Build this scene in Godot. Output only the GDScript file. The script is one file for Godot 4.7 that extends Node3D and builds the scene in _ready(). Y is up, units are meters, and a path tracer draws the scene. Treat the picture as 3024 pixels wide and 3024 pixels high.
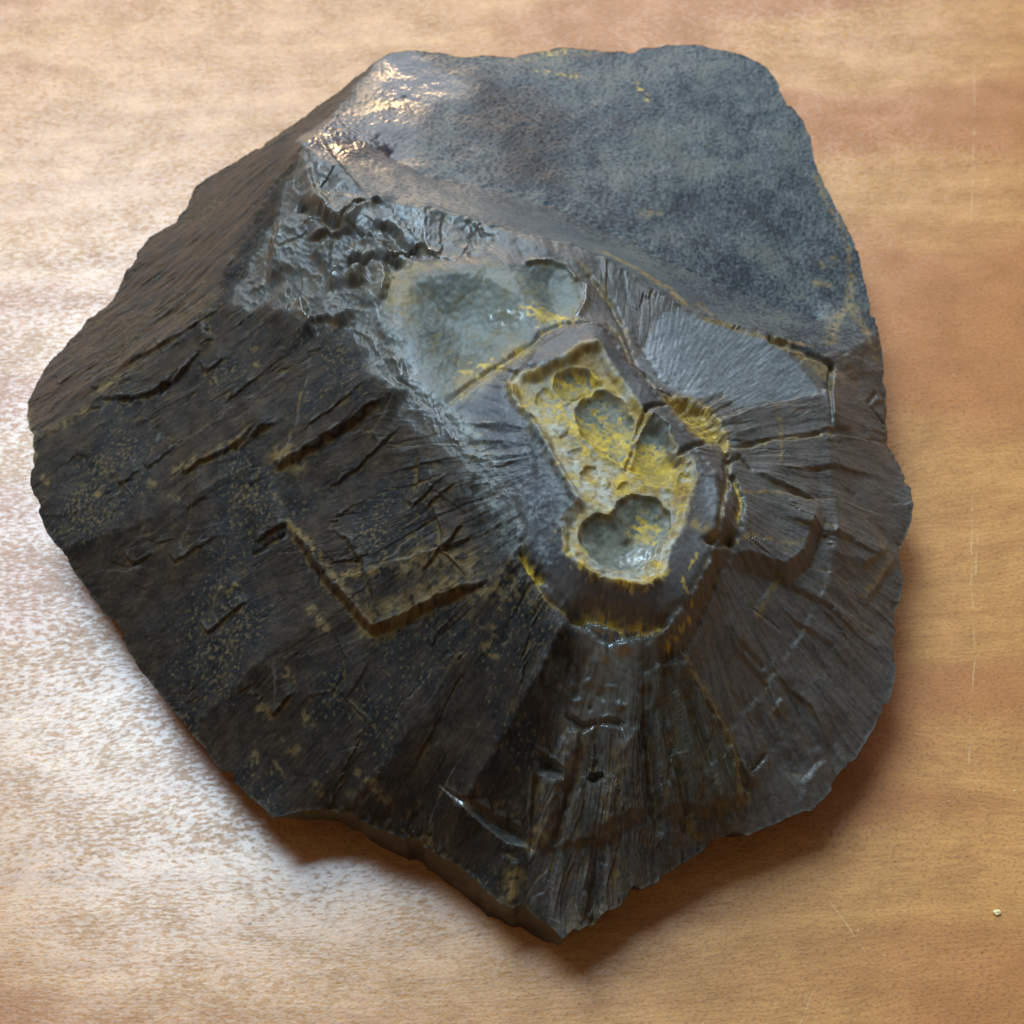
extends Node3D
# A dark, knapped lump of fibrous stone with a yellow crusted core, lying on a varnished wooden table top under window light.
# All shapes are in the stone's own plan: x to the right, z towards the near edge of the table, height above the table, in millimetres.

const N := 1280            # cells a side of the relief raster
const X0 := -87.0
const Z0 := -101.0
const SPAN := 160.0
const CELL := SPAN / N
const GRID := 900         # quads a side of the stone's upper surface

var relief := PackedFloat32Array()
var yellow := PackedFloat32Array()
var ochre := PackedFloat32Array()
var pale := PackedFloat32Array()
var gloss := PackedFloat32Array()
var cavity := PackedFloat32Array()
var fixed := []            # base curves: [PackedVector3Array (x, height, z)]
var outline := PackedVector3Array()
var inward := PackedFloat32Array()


func _ready() -> void:
	set_camera()
	set_light()
	build_table()
	build_stone()
	build_crumbs()


func set_camera() -> void:
	var cam := Camera3D.new()
	cam.name = "camera"
	add_child(cam)
	var optics := CameraAttributesPhysical.new()
	optics.frustum_focal_length = 36.0
	optics.frustum_focus_distance = 0.1902
	optics.exposure_aperture = 30.0
	optics.frustum_near = 0.02
	optics.frustum_far = 60.0
	cam.attributes = optics
	cam.look_at_from_position(Vector3(0.00, 198.13, 104.00) * 0.001, Vector3(0.00, 18.00, 0.00) * 0.001, Vector3.UP)
	cam.current = true


func set_light() -> void:
	var env := Environment.new()
	env.background_mode = Environment.BG_COLOR
	env.background_color = Color(1.0, 0.93, 0.84)
	env.background_energy_multiplier = 0.16
	env.tonemap_mode = Environment.TONE_MAPPER_LINEAR
	env.tonemap_exposure = 1.14
	env.sdfgi_enabled = true
	env.ssao_enabled = true
	env.ssil_enabled = true
	var world := WorldEnvironment.new()
	world.name = "world"
	world.environment = env
	add_child(world)
	# a wide window beyond the far side of the table, a skylight up on the left, and a small warm lamp low behind
	window_light("far_window", Vector3(-0.2, 0.62, -1.05), Vector3(0.0, 0.05, 0.0), Vector2(1.3, 1.0), 1.15, Color(0.92, 0.96, 1.0))
	window_light("skylight", Vector3(-0.24, 0.79, -0.4), Vector3(-0.03, 0.0, 0.02), Vector2(0.36, 0.5), 1.05, Color(0.76, 0.9, 1.0))
	window_light("warm_lamp", Vector3(-0.015, 0.045, -0.85), Vector3(0.0, 0.03, 0.0), Vector2(0.08, 0.06), 0.07, Color(1.0, 0.84, 0.64))


func window_light(called: String, at: Vector3, towards: Vector3, size: Vector2, energy: float, tint: Color) -> void:
	var l := AreaLight3D.new()
	l.name = called
	l.area_size = size
	l.light_energy = energy
	l.light_color = tint
	l.area_range = 12.0
	l.area_attenuation = 2.0
	l.shadow_enabled = true
	add_child(l)
	l.look_at_from_position(at, towards, Vector3.UP if absf((towards - at).normalized().y) < 0.98 else Vector3.BACK)


func noise(seed_: int, freq: float, octaves := 1, kind := FastNoiseLite.TYPE_SIMPLEX_SMOOTH) -> FastNoiseLite:
	var n := FastNoiseLite.new()
	n.seed = seed_
	n.frequency = freq
	n.noise_type = kind
	n.fractal_type = FastNoiseLite.FRACTAL_FBM if octaves > 1 else FastNoiseLite.FRACTAL_NONE
	n.fractal_octaves = octaves
	return n


# ---------------------------------------------------------------- table

func build_table() -> void:
	# wood colours over 0.24 m, roughness, and the fine relief of the open pores under the varnish
	var side := 2048
	var mm := 240.0 / side
	var low := noise(81, 0.012, 3)
	var band := noise(82, 1.0, 3)
	var fibre := noise(83, 1.0, 2)
	var pore := noise(84, 1.0, 2)
	var col := PackedByteArray()
	col.resize(side * side * 3)
	var ruf := PackedByteArray()
	ruf.resize(side * side)
	var coat := PackedByteArray()
	coat.resize(side * side)
	var hgt := PackedByteArray()
	hgt.resize(side * side)
	var light := Vector3(0.62, 0.29, 0.088)
	var dark := Vector3(0.42, 0.165, 0.042)
	var red := Vector3(0.45, 0.17, 0.05)
	for j in side:
		var z := (j + 0.5) * mm - 120.0
		for i in side:
			var x := (i + 0.5) * mm - 120.0
			var lo := low.get_noise_2d(x * 0.7, z * 2.0)
			var zz := z + lo * 5.0 + 0.05 * x
			var b := band.get_noise_2d(x * 0.012, zz * 0.20)
			var f := fibre.get_noise_2d(x * 0.22, zz * 1.7)
			var p := pore.get_noise_2d(x * 1.2, zz * 3.0)
			var t := clampf(0.45 + b * 0.4 + f * 0.4, 0.0, 1.0)
			var c := light.lerp(dark, t).lerp(red, clampf(0.3 + lo * 3.0 + f * 0.15, 0.0, 1.0))
			var mot := low.get_noise_2d(x * 7.0 + 500.0, zz * 9.0)
			c *= 1.0 + 0.16 * mot
			var pd := smoothstep(0.12, 0.5, p)
			c *= 1.0 - 0.30 * pd
			var k := j * side + i
			col[k * 3] = int(clampf(pow(c.x, 0.4545) * 255.0, 0.0, 255.0))
			col[k * 3 + 1] = int(clampf(pow(c.y, 0.4545) * 255.0, 0.0, 255.0))
			col[k * 3 + 2] = int(clampf(pow(c.z, 0.4545) * 255.0, 0.0, 255.0))
			var q := pore.get_noise_2d(x * 0.5 + 300.0, zz * 1.6) + 0.6 * fibre.get_noise_2d(x * 1.1, zz * 2.8 + 90.0)
			coat[k] = int(255.0 * lerpf(0.22, 1.0, smoothstep(-0.42, 0.5, q - 0.5 * lo + 0.6 * mot)))
			ruf[k] = int(clampf(0.42 + 0.10 * pd + 0.10 * f + 0.08 * b, 0.1, 1.0) * 255.0)
			hgt[k] = int(clampf(0.5 + 0.24 * p + 0.26 * f, 0.0, 1.0) * 255.0)
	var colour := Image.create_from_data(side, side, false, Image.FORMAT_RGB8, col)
	var heights := Image.create_from_data(side, side, false, Image.FORMAT_L8, hgt)
	# pale specks: glints painted into the colour; dark ones: dents; then scratches in the varnish
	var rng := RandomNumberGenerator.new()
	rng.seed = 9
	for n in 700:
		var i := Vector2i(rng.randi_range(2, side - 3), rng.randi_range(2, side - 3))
		var painted_glint := rng.randf() < 0.6
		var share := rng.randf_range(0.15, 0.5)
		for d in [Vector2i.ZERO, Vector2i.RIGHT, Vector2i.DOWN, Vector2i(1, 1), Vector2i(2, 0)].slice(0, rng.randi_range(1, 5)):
			colour.set_pixelv(i + d, colour.get_pixelv(i + d).lerp(Color(0.95, 0.9, 0.8) if painted_glint else Color(0.25, 0.13, 0.06), share))
	scratch(colour, heights, [82.8, -103.1, 79.2, -80.4, 76.7, -66.2], 0.3, 200)
	scratch(colour, heights, [68.9, -13.7, 66.7, 1.5, 65.2, 14.1, 61.9, 29.8], 0.3, 201)
	scratch(colour, heights, [40.8, 47.3, 43.3, 51.1, 45, 54.5], 0.3, 202)
	scratch(colour, heights, [46.7, 57.5, 50.2, 62.4], 0.3, 203)
	scratch(colour, heights, [38.9, 58.1, 36, 63.5], 0.3, 204)
	scratch(colour, heights, [68.8, -6.4, 66.9, 2.4], 0.3, 205)
	var m := StandardMaterial3D.new()
	m.resource_name = "varnished wood"
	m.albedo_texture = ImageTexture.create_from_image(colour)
	m.roughness = 1.0
	m.roughness_texture = ImageTexture.create_from_image(Image.create_from_data(side, side, false, Image.FORMAT_L8, ruf))
	m.roughness_texture_channel = BaseMaterial3D.TEXTURE_CHANNEL_RED
	m.metallic_specular = 0.36
	m.clearcoat_enabled = true
	m.clearcoat = 1.0
	m.clearcoat_texture = ImageTexture.create_from_image(Image.create_from_data(side, side, false, Image.FORMAT_L8, coat))
	m.clearcoat_roughness = 0.24
	m.heightmap_enabled = true
	m.heightmap_texture = ImageTexture.create_from_image(heights)
	m.heightmap_scale = 0.006
	m.uv1_scale = Vector3.ONE
	var half := Vector2(0.75, 0.5)
	var st := SurfaceTool.new()
	st.begin(Mesh.PRIMITIVE_TRIANGLES)
	# a slab with a rounded edge: rings from the top's rim down and under
	var rim := PackedVector2Array([Vector2(0.012, 0.0), Vector2(0.006, -0.0012), Vector2(0.0015, -0.005), Vector2(0.0, -0.011), Vector2(0.0, -0.022), Vector2(0.004, -0.028), Vector2(0.012, -0.03)])
	var rings := []
	for r in rim:
		var q := half - Vector2(r.x, r.x)
		rings.append([Vector3(-q.x, r.y, -q.y), Vector3(q.x, r.y, -q.y), Vector3(q.x, r.y, q.y), Vector3(-q.x, r.y, q.y)])
	var face := func(list: Array) -> void:
		for v: Vector3 in list:
			st.set_uv(Vector2(v.x / 0.24 + 0.5, (v.z + v.y) / 0.24 + 0.5))
			st.add_vertex(v)
	for k in rings.size() - 1:
		for s in 4:
			var a: Vector3 = rings[k][s]
			var b: Vector3 = rings[k][(s + 1) % 4]
			var c: Vector3 = rings[k + 1][(s + 1) % 4]
			var d: Vector3 = rings[k + 1][s]
			face.call([a, c, b, a, d, c])
	var t: Array = rings[0]
	face.call([t[0], t[1], t[2], t[0], t[2], t[3]])
	var u: Array = rings[rings.size() - 1]
	face.call([u[0], u[2], u[1], u[0], u[3], u[2]])
	st.set_smooth_group(-1)
	st.generate_normals()
	var o := MeshInstance3D.new()
	o.name = "table_top"
	o.mesh = st.commit()
	o.material_override = m
	o.set_meta("label", "varnished orange-brown wooden table top with horizontal grain under the stone")
	o.set_meta("category", "table")
	add_child(o, true)


# A thin pale scratch, in millimetres on the table: a shallow furrow, its whitish reflection painted in as lighter colour.
func scratch(colour: Image, heights: Image, list: Array, share: float, seed_: int) -> void:
	var p := plan(list)
	var wob := noise(seed_, 0.12, 2)
	for k in p.size() - 1:
		var steps := int(p[k].distance_to(p[k + 1]) / 0.06)
		for s in steps:
			var q := p[k].lerp(p[k + 1], float(s) / steps)
			var on := clampf(0.5 + 1.1 * wob.get_noise_2d(q.x * 2.0, q.y * 2.0), 0.0, 1.0) * share
			if on < 0.05: continue
			q.x += wob.get_noise_2d(q.y, q.x) * 0.25
			var i := Vector2i(int((q.x + 120.0) / 240.0 * 2048.0), int((q.y + 120.0) / 240.0 * 2048.0))
			if i.x < 1 or i.y < 1 or i.x > 2045 or i.y > 2045: continue
			colour.set_pixelv(i, colour.get_pixelv(i).lerp(Color(0.93, 0.86, 0.74), on))
			heights.set_pixelv(i, Color(heights.get_pixelv(i).r * (1.0 - 0.5 * on), 0, 0))


# ---------------------------------------------------------------- stone: brushes on the relief raster

func plan(list: Array) -> PackedVector2Array:
	var p := PackedVector2Array()
	for i in range(0, list.size(), 2):
		p.append(Vector2(list[i], list[i + 1]))
	return p


func base_curve(list: Array) -> void:
	var p := PackedVector3Array()
	for i in range(0, list.size(), 3):
		p.append(Vector3(list[i], list[i + 2], list[i + 1]))
	fixed.append(p)


# Heights between the curves: each cell the mean of its neighbours, from a coarse grid to a fine one.
func solve_base() -> PackedFloat32Array:
	var h := PackedFloat32Array()
	var old := 0
	for m in [16, 32, 64, 128, 256]:
		var sum := PackedFloat32Array()
		var hits := PackedFloat32Array()
		sum.resize(m * m)
		hits.resize(m * m)
		for c in fixed:
			for k in c.size() - 1:
				var a: Vector3 = c[k]
				var b: Vector3 = c[k + 1]
				var steps := maxi(2, int(Vector2(a.x - b.x, a.z - b.z).length() / SPAN * m * 2.0) + 1)
				for i in steps + 1:
					var p := a.lerp(b, float(i) / steps)
					var ix := int((p.x - X0) / SPAN * m)
					var iz := int((p.z - Z0) / SPAN * m)
					if ix >= 0 and iz >= 0 and ix < m and iz < m:
						sum[iz * m + ix] += p.y
						hits[iz * m + ix] += 1.0
		var g := PackedFloat32Array()
		g.resize(m * m)
		for z in m:
			for x in m:
				var i: int = z * m + x
				g[i] = sum[i] / hits[i] if hits[i] > 0.0 else (h[(z / 2) * old + x / 2] if old else 15.0)
		for pass_ in (200 if m < 256 else 110):
			var turn: int = pass_ % 2
			for z in range(1, m - 1):
				var x: int = 1 + (z + turn) % 2
				while x < m - 1:
					var i: int = z * m + x
					if hits[i] == 0.0:
						g[i] = (g[i - 1] + g[i + 1] + g[i - m] + g[i + m]) * 0.25
					x += 2
			for k in m:
				if hits[k] == 0.0: g[k] = g[k + m]
				if hits[(m - 1) * m + k] == 0.0: g[(m - 1) * m + k] = g[(m - 2) * m + k]
				if hits[k * m] == 0.0: g[k * m] = g[k * m + 1]
				if hits[k * m + m - 1] == 0.0: g[k * m + m - 1] = g[k * m + m - 2]
		h = g
		old = m
	return h


func grow(a: PackedFloat32Array, from: int) -> PackedFloat32Array:
	var im := Image.create_from_data(from, from, false, Image.FORMAT_RF, a.to_byte_array())
	im.resize(N, N, Image.INTERPOLATE_CUBIC)
	return im.get_data().to_float32_array()


func soften(a: PackedFloat32Array, radius_mm: float) -> PackedFloat32Array:
	var k := maxi(1, int(radius_mm / CELL))
	var im := Image.create_from_data(N, N, false, Image.FORMAT_RF, a.to_byte_array())
	im.resize(N / k, N / k, Image.INTERPOLATE_TRILINEAR if k > 1 else Image.INTERPOLATE_BILINEAR)
	im.resize(N, N, Image.INTERPOLATE_CUBIC)
	return im.get_data().to_float32_array()


# The inside of a closed outline as 0..255 per cell, with a soft edge.
func inside(list: Array, feather_mm: float) -> PackedByteArray:
	return fill_plan(plan(list), feather_mm)


func fill_plan(p: PackedVector2Array, feather_mm: float) -> PackedByteArray:
	var im := Image.create_empty(N, N, false, Image.FORMAT_L8)
	var n := p.size()
	for row in N:
		var z := Z0 + (row + 0.5) * CELL
		var cuts := PackedFloat32Array()
		for i in n:
			var a := p[i]
			var b := p[(i + 1) % n]
			if (a.y <= z) != (b.y <= z):
				cuts.append(a.x + (b.x - a.x) * (z - a.y) / (b.y - a.y))
		if cuts.size() < 2: continue
		cuts.sort()
		for i in range(0, cuts.size() - 1, 2):
			var c0 := int(ceil((cuts[i] - X0) / CELL - 0.5))
			var c1 := int(ceil((cuts[i + 1] - X0) / CELL - 0.5))
			if c1 > c0: im.fill_rect(Rect2i(c0, row, c1 - c0, 1), Color.WHITE)
	if feather_mm > CELL:
		var k := N / maxi(8, int(N * CELL / feather_mm))
		im.resize(N / k, N / k, Image.INTERPOLATE_TRILINEAR)
		im.resize(N, N, Image.INTERPOLATE_BILINEAR)
	return im.get_data()


func add_mask(into: PackedByteArray, more: PackedByteArray) -> void:
	for i in into.size():
		if more[i] > into[i]: into[i] = more[i]


# Calls on every cell near a line: a scarp. The left of the line (as one walks it) stands `drop` higher beyond a face `face` mm wide, and dies away over `reach` mm.
func step(list: Array, drop: float, reach: float, face: float, rough := 0.25) -> void:
	var p := plan(list)
	var wob := noise(p.size() * 7 + int(absf(p[0].x) * 3.0), 0.45, 2)
	var side := signf(drop)
	var size := absf(drop)
	var box := Rect2(p[0], Vector2.ZERO)
	var total := 0.0
	for i in p.size():
		box = box.expand(p[i])
		if i: total += p[i].distance_to(p[i - 1])
	box = box.grow(reach * 2.2)
	var fade := minf(total * 0.25, 6.0)
	for iz in range(maxi(0, int((box.position.y - Z0) / CELL)), mini(N, int((box.end.y - Z0) / CELL))):
		for ix in range(maxi(0, int((box.position.x - X0) / CELL)), mini(N, int((box.end.x - X0) / CELL))):
			var q := Vector2(X0 + (ix + 0.5) * CELL, Z0 + (iz + 0.5) * CELL)
			var best := 1e9
			var signed_ := 0.0
			var along := 0.0
			var run := 0.0
			for k in p.size() - 1:
				var a := p[k]
				var d := p[k + 1] - a
				var l := d.length()
				var t := (q - a).dot(d) / (l * l)
				var tc := clampf(t, 0.0, 1.0)
				var e := q - a - d * tc
				var dd := e.length_squared()
				if dd < best:
					best = dd
					signed_ = -signf(d.cross(q - a))
					along = run + t * l
				run += l
			var dist := sqrt(best) * signed_ * side + wob.get_noise_2d(q.x, q.y) * rough
			if dist < -face or dist > reach * 2.2: continue
			var ends := smoothstep(-0.3, fade, along) * smoothstep(-0.3, fade, total - along)
			var v := size * ends
			if dist < 0.0: v *= 1.0 + dist / face
			else:
				var f := 1.0 - dist / (reach * 2.2)
				v *= f * f
			relief[iz * N + ix] += v


# A groove (depth > 0) or a ridge (depth < 0) along a line.
func groove(list: Array, depth: float, width: float) -> void:
	stroke(relief, list, -depth, width, 0.0, minf(0.35, width * 0.5), true)


# Adds to (or, when not adding, raises) an array near a line, broken up by noise.
func stroke(into: PackedFloat32Array, list: Array, amount: float, width: float, broken := 0.5, wander := 0.5, adding := false) -> void:
	var p := plan(list)
	var wob := noise(p.size() * 13 + int(absf(p[0].y) * 5.0), 0.5, 2)
	var gaps := noise(p.size() * 5 + int(absf(p[0].x) * 9.0), 0.7, 2)
	var box := Rect2(p[0], Vector2.ZERO)
	for i in p.size(): box = box.expand(p[i])
	box = box.grow(width * 2.5 + wander)
	for iz in range(maxi(0, int((box.position.y - Z0) / CELL)), mini(N, int((box.end.y - Z0) / CELL))):
		for ix in range(maxi(0, int((box.position.x - X0) / CELL)), mini(N, int((box.end.x - X0) / CELL))):
			var q := Vector2(X0 + (ix + 0.5) * CELL, Z0 + (iz + 0.5) * CELL)
			var best := 1e9
			for k in p.size() - 1:
				var a := p[k]
				var d := p[k + 1] - a
				var t := clampf((q - a).dot(d) / d.length_squared(), 0.0, 1.0)
				best = minf(best, (q - a - d * t).length_squared())
			var dist := sqrt(best) + wob.get_noise_2d(q.x, q.y) * wander
			if dist > width * 2.2: continue
			var f := exp(-maxf(dist, 0.0) * maxf(dist, 0.0) / (width * width))
			if broken > 0.0: f *= smoothstep(broken - 0.6, broken + 0.1, gaps.get_noise_2d(q.x, q.y) + 0.25)
			var i := iz * N + ix
			if adding: into[i] += amount * f
			else: into[i] = maxf(into[i], amount * f)


# Raises an array over a closed outline, with a ragged soft edge.
func fill(into: PackedFloat32Array, list: Array, amount: float, feather_mm: float) -> void:
	var m := inside(list, feather_mm)
	for i in m.size():
		if m[i]: into[i] = maxf(into[i], amount * m[i] / 255.0)


# A notch broken out behind a lip: from the lip the fresh face falls away at this slope to the back edge.
func chip(lip_list: Array, back_list: Array, slope: float) -> void:
	var lip := plan(lip_list)
	var back := plan(back_list)
	var p := lip.duplicate()
	p.append_array(back)
	var m := fill_plan(p, 0.0)
	var box := Rect2(p[0], Vector2.ZERO)
	for q in p: box = box.expand(q)
	for iz in range(maxi(0, int((box.position.y - Z0) / CELL)), mini(N, int((box.end.y - Z0) / CELL) + 1)):
		for ix in range(maxi(0, int((box.position.x - X0) / CELL)), mini(N, int((box.end.x - X0) / CELL) + 1)):
			var i := iz * N + ix
			if m[i] < 128: continue
			var q := Vector2(X0 + (ix + 0.5) * CELL, Z0 + (iz + 0.5) * CELL)
			var a := from_line(lip, q)
			relief[i] -= slope * minf(a, 2.5)
			gloss[i] = 1.0
			pale[i] = maxf(pale[i], 0.2)


func from_line(p: PackedVector2Array, q: Vector2) -> float:
	var best := 1e9
	for k in p.size() - 1:
		best = minf(best, q.distance_squared_to(Geometry2D.get_closest_point_to_segment(q, p[k], p[k + 1])))
	return sqrt(best)


# A swelling (height > 0) or a hollow over a closed outline; `round` mm in from the edge it has its full height.
func swell(list: Array, height: float, round: float, bulge := true) -> void:
	var p := plan(list)
	var box := Rect2(p[0], Vector2.ZERO)
	for q in p: box = box.expand(q)
	var wob := noise(int(box.position.x * 3.0) + 77, 0.35, 2)
	var n := p.size()
	for iz in range(maxi(0, int((box.position.y - Z0) / CELL)), mini(N, int((box.end.y - Z0) / CELL))):
		for ix in range(maxi(0, int((box.position.x - X0) / CELL)), mini(N, int((box.end.x - X0) / CELL))):
			var q := Vector2(X0 + (ix + 0.5) * CELL, Z0 + (iz + 0.5) * CELL)
			q += Vector2(wob.get_noise_2d(q.x, q.y), wob.get_noise_2d(q.x + 90.0, q.y)) * 0.35
			var best := 1e9
			var within := false
			for k in n:
				var a := p[k]
				var b := p[(k + 1) % n]
				var d := b - a
				var t := clampf((q - a).dot(d) / d.length_squared(), 0.0, 1.0)
				best = minf(best, (q - a - d * t).length_squared())
				if (a.y <= q.y) != (b.y <= q.y) and q.x < a.x + d.x * (q.y - a.y) / d.y: within = not within
			if not within: continue
			var f := clampf(sqrt(best) / round, 0.0, 1.0)
			relief[iz * N + ix] += height * (sqrt(1.0 - (1.0 - f) * (1.0 - f)) if bulge else f * f * (3.0 - 2.0 * f))


func build_stone() -> void:
	base_curve([-22.4, -87.4, 15.3, -24.5, -79.6, 18, -26, -73.1, 21, -27.7, -65.7, 24.5, -29.2, -61, 26.5, -30.9, -56.8, 28.5])  # topleft
	base_curve([-30.9, -56.8, 28.5, -28.3, -52.5, 30, -24.7, -46.8, 31.8, -20.5, -40.8, 33, -16.3, -39.3, 33.8, -12.2, -38.6, 34.2, -7.8, -37.4, 34.5, -2.6, -35.2, 34.8, 2.5, -33.9, 34.8, 8.3, -32.9, 34.2, 13.4, -30.9, 33.2, 18.4, -27.7, 31.8, 23.5, -25.1, 30.2, 28, -24.7, 28.6, 33.3, -24.2, 26.6, 39.5, -23, 24.2, 44.1, -20.8, 21.5])  # facetrim
	base_curve([39.5, -23, 24.2, 44.4, -23.4, 21.5, 49.4, -27.8, 17.5, 52.9, -32.2, 14, 54.9, -34.9, 11.8])  # facetrim2
	base_curve([-18.7, -60.5, 22.5, -13.3, -55.8, 23, -6.9, -54.5, 22.7, -0.5, -53.6, 21.9, 7.5, -50.7, 21.1, 16.9, -46.1, 19.8, 26.4, -41.6, 17.9, 36, -38.7, 15.3, 45.7, -36.5, 13])  # scoop1
	base_curve([-17.5, -77.3, 17.9, -9, -74.3, 17.5, 1.2, -72.5, 16.9, 11.3, -70.7, 15.9, 21.4, -67.5, 15.1, 31.4, -63, 13.9, 39.4, -57.3, 12.9, 45.6, -50.7, 11.9])  # scoop2
	base_curve([-30.9, -56.8, 28.5, -29.5, -49, 30.5, -27.3, -40.5, 32.2, -24.6, -34.5, 33.6, -19.9, -30.6, 35, -17.3, -26.1, 36, -16.8, -20.3, 36.6, -15.5, -14, 37, -13.3, -6.8, 37.3, -10.4, -3.3, 37.7, -6.3, 1.2, 38, -2.3, 5.9, 38, -0.1, 10.2, 37.8, 1.2, 14.9, 37, 2.1, 18.5, 36.2, 5.9, 22.2, 34.6, 8.4, 24.1, 33.4, 10.4, 25.7, 31, 8.5, 28.4, 28.5, 7.3, 31.3, 25.5, 6.8, 34.2, 22.6, 5.4, 38.9, 18.8, 3.5, 44.4, 15])  # crest
	base_curve([-30.9, -56.8, 28.5, -34.2, -53.1, 26, -38.6, -45, 23.5, -41.3, -38.9, 22.5, -43.9, -31.4, 21, -48.5, -26.6, 18.5, -55.7, -23.5, 15, -62.8, -20, 12, -69.7, -17.5, 10.2])  # brownedge
	base_curve([-19, -11.4, 34.8, -25.4, -8.8, 31.3, -32.5, -4.8, 27.3, -41.4, -1.3, 22.3, -51.3, 1.8, 17.6, -61.3, 1.8, 11.8])  # leftbelly
	base_curve([-5.6, 6.5, 37.8, -12.2, 9.6, 32.8, -17.6, 13.5, 29, -24.4, 17.9, 24.4, -32.7, 23.7, 19.6, -40.3, 27.3, 12.5])  # leftbelly2
	base_curve([-0.4, 17.7, 36.8, -4.2, 23.4, 31.3, -9.4, 29.3, 25.8, -14.7, 35.2, 19.8, -20.4, 38.8, 12.8])  # leftbelly3
	base_curve([5.9, 25.1, 34.8, 2.1, 30.4, 29.8, -1.7, 35.6, 24.4, -5.5, 40.4, 19.2, -8.3, 43.9, 11.5])  # leftbelly4
	base_curve([-13.7, -23.4, 37.2, -9.6, -25.3, 37.6, -3.2, -24.4, 38.2, 1, -20.7, 38.4, 3, -16.5, 38.3, 0.9, -12.2, 38.3, -3.1, -7.4, 38.2, -5.7, -4.3, 38])  # boss
	base_curve([-0.1, -6, 40.1, 3.6, -8.3, 40.3, 7.6, -10.1, 40.3, 11, -11.8, 40.1])  # core1
	base_curve([2.9, -0.4, 40.3, 6, 6.5, 40.3, 8.4, 12.3, 40.1, 7.7, 16.4, 39.7, 8.9, 20, 39.1, 13.3, 21.3, 38.3, 17.1, 20.7, 37.7])  # core2
	base_curve([6.4, -14.9, 39.2, 11.2, -15.9, 38.8, 13.8, -12.2, 38.4, 18.3, -5.8, 37.6, 22.1, 0.5, 36.8, 25.3, 5.4, 36, 25.6, 11.2, 35.6, 23.8, 17, 35.4, 21, 21.6, 34.8, 17.8, 25.3, 33.8])  # corerim
	base_curve([13.1, -23, 33.2, 17.2, -17.3, 32.5, 19.7, -11.1, 32.9, 25.2, -9.5, 32.1, 28.4, -5.2, 31.7, 29, 1.1, 31.5, 28.7, 10, 30.9, 25.6, 16.2, 31.3, 24.1, 20.3, 30.7, 21.4, 25.7, 28.7, 19.2, 26.3, 28.5])  # rf0
	base_curve([43.3, -16.3, 23.5, 42.9, -10.9, 23, 42.8, -2.8, 22.5, 42.5, 5, 22, 40.8, 12.5, 21.2, 36.8, 19.7, 20.4, 31.7, 26.6, 19.4, 26.6, 32.6, 18.6])  # rf1
	base_curve([15.5, 27, 30, 18.2, 30.6, 25.5, 21.7, 35.3, 20, 26, 39.4, 14.5])  # br
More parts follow.
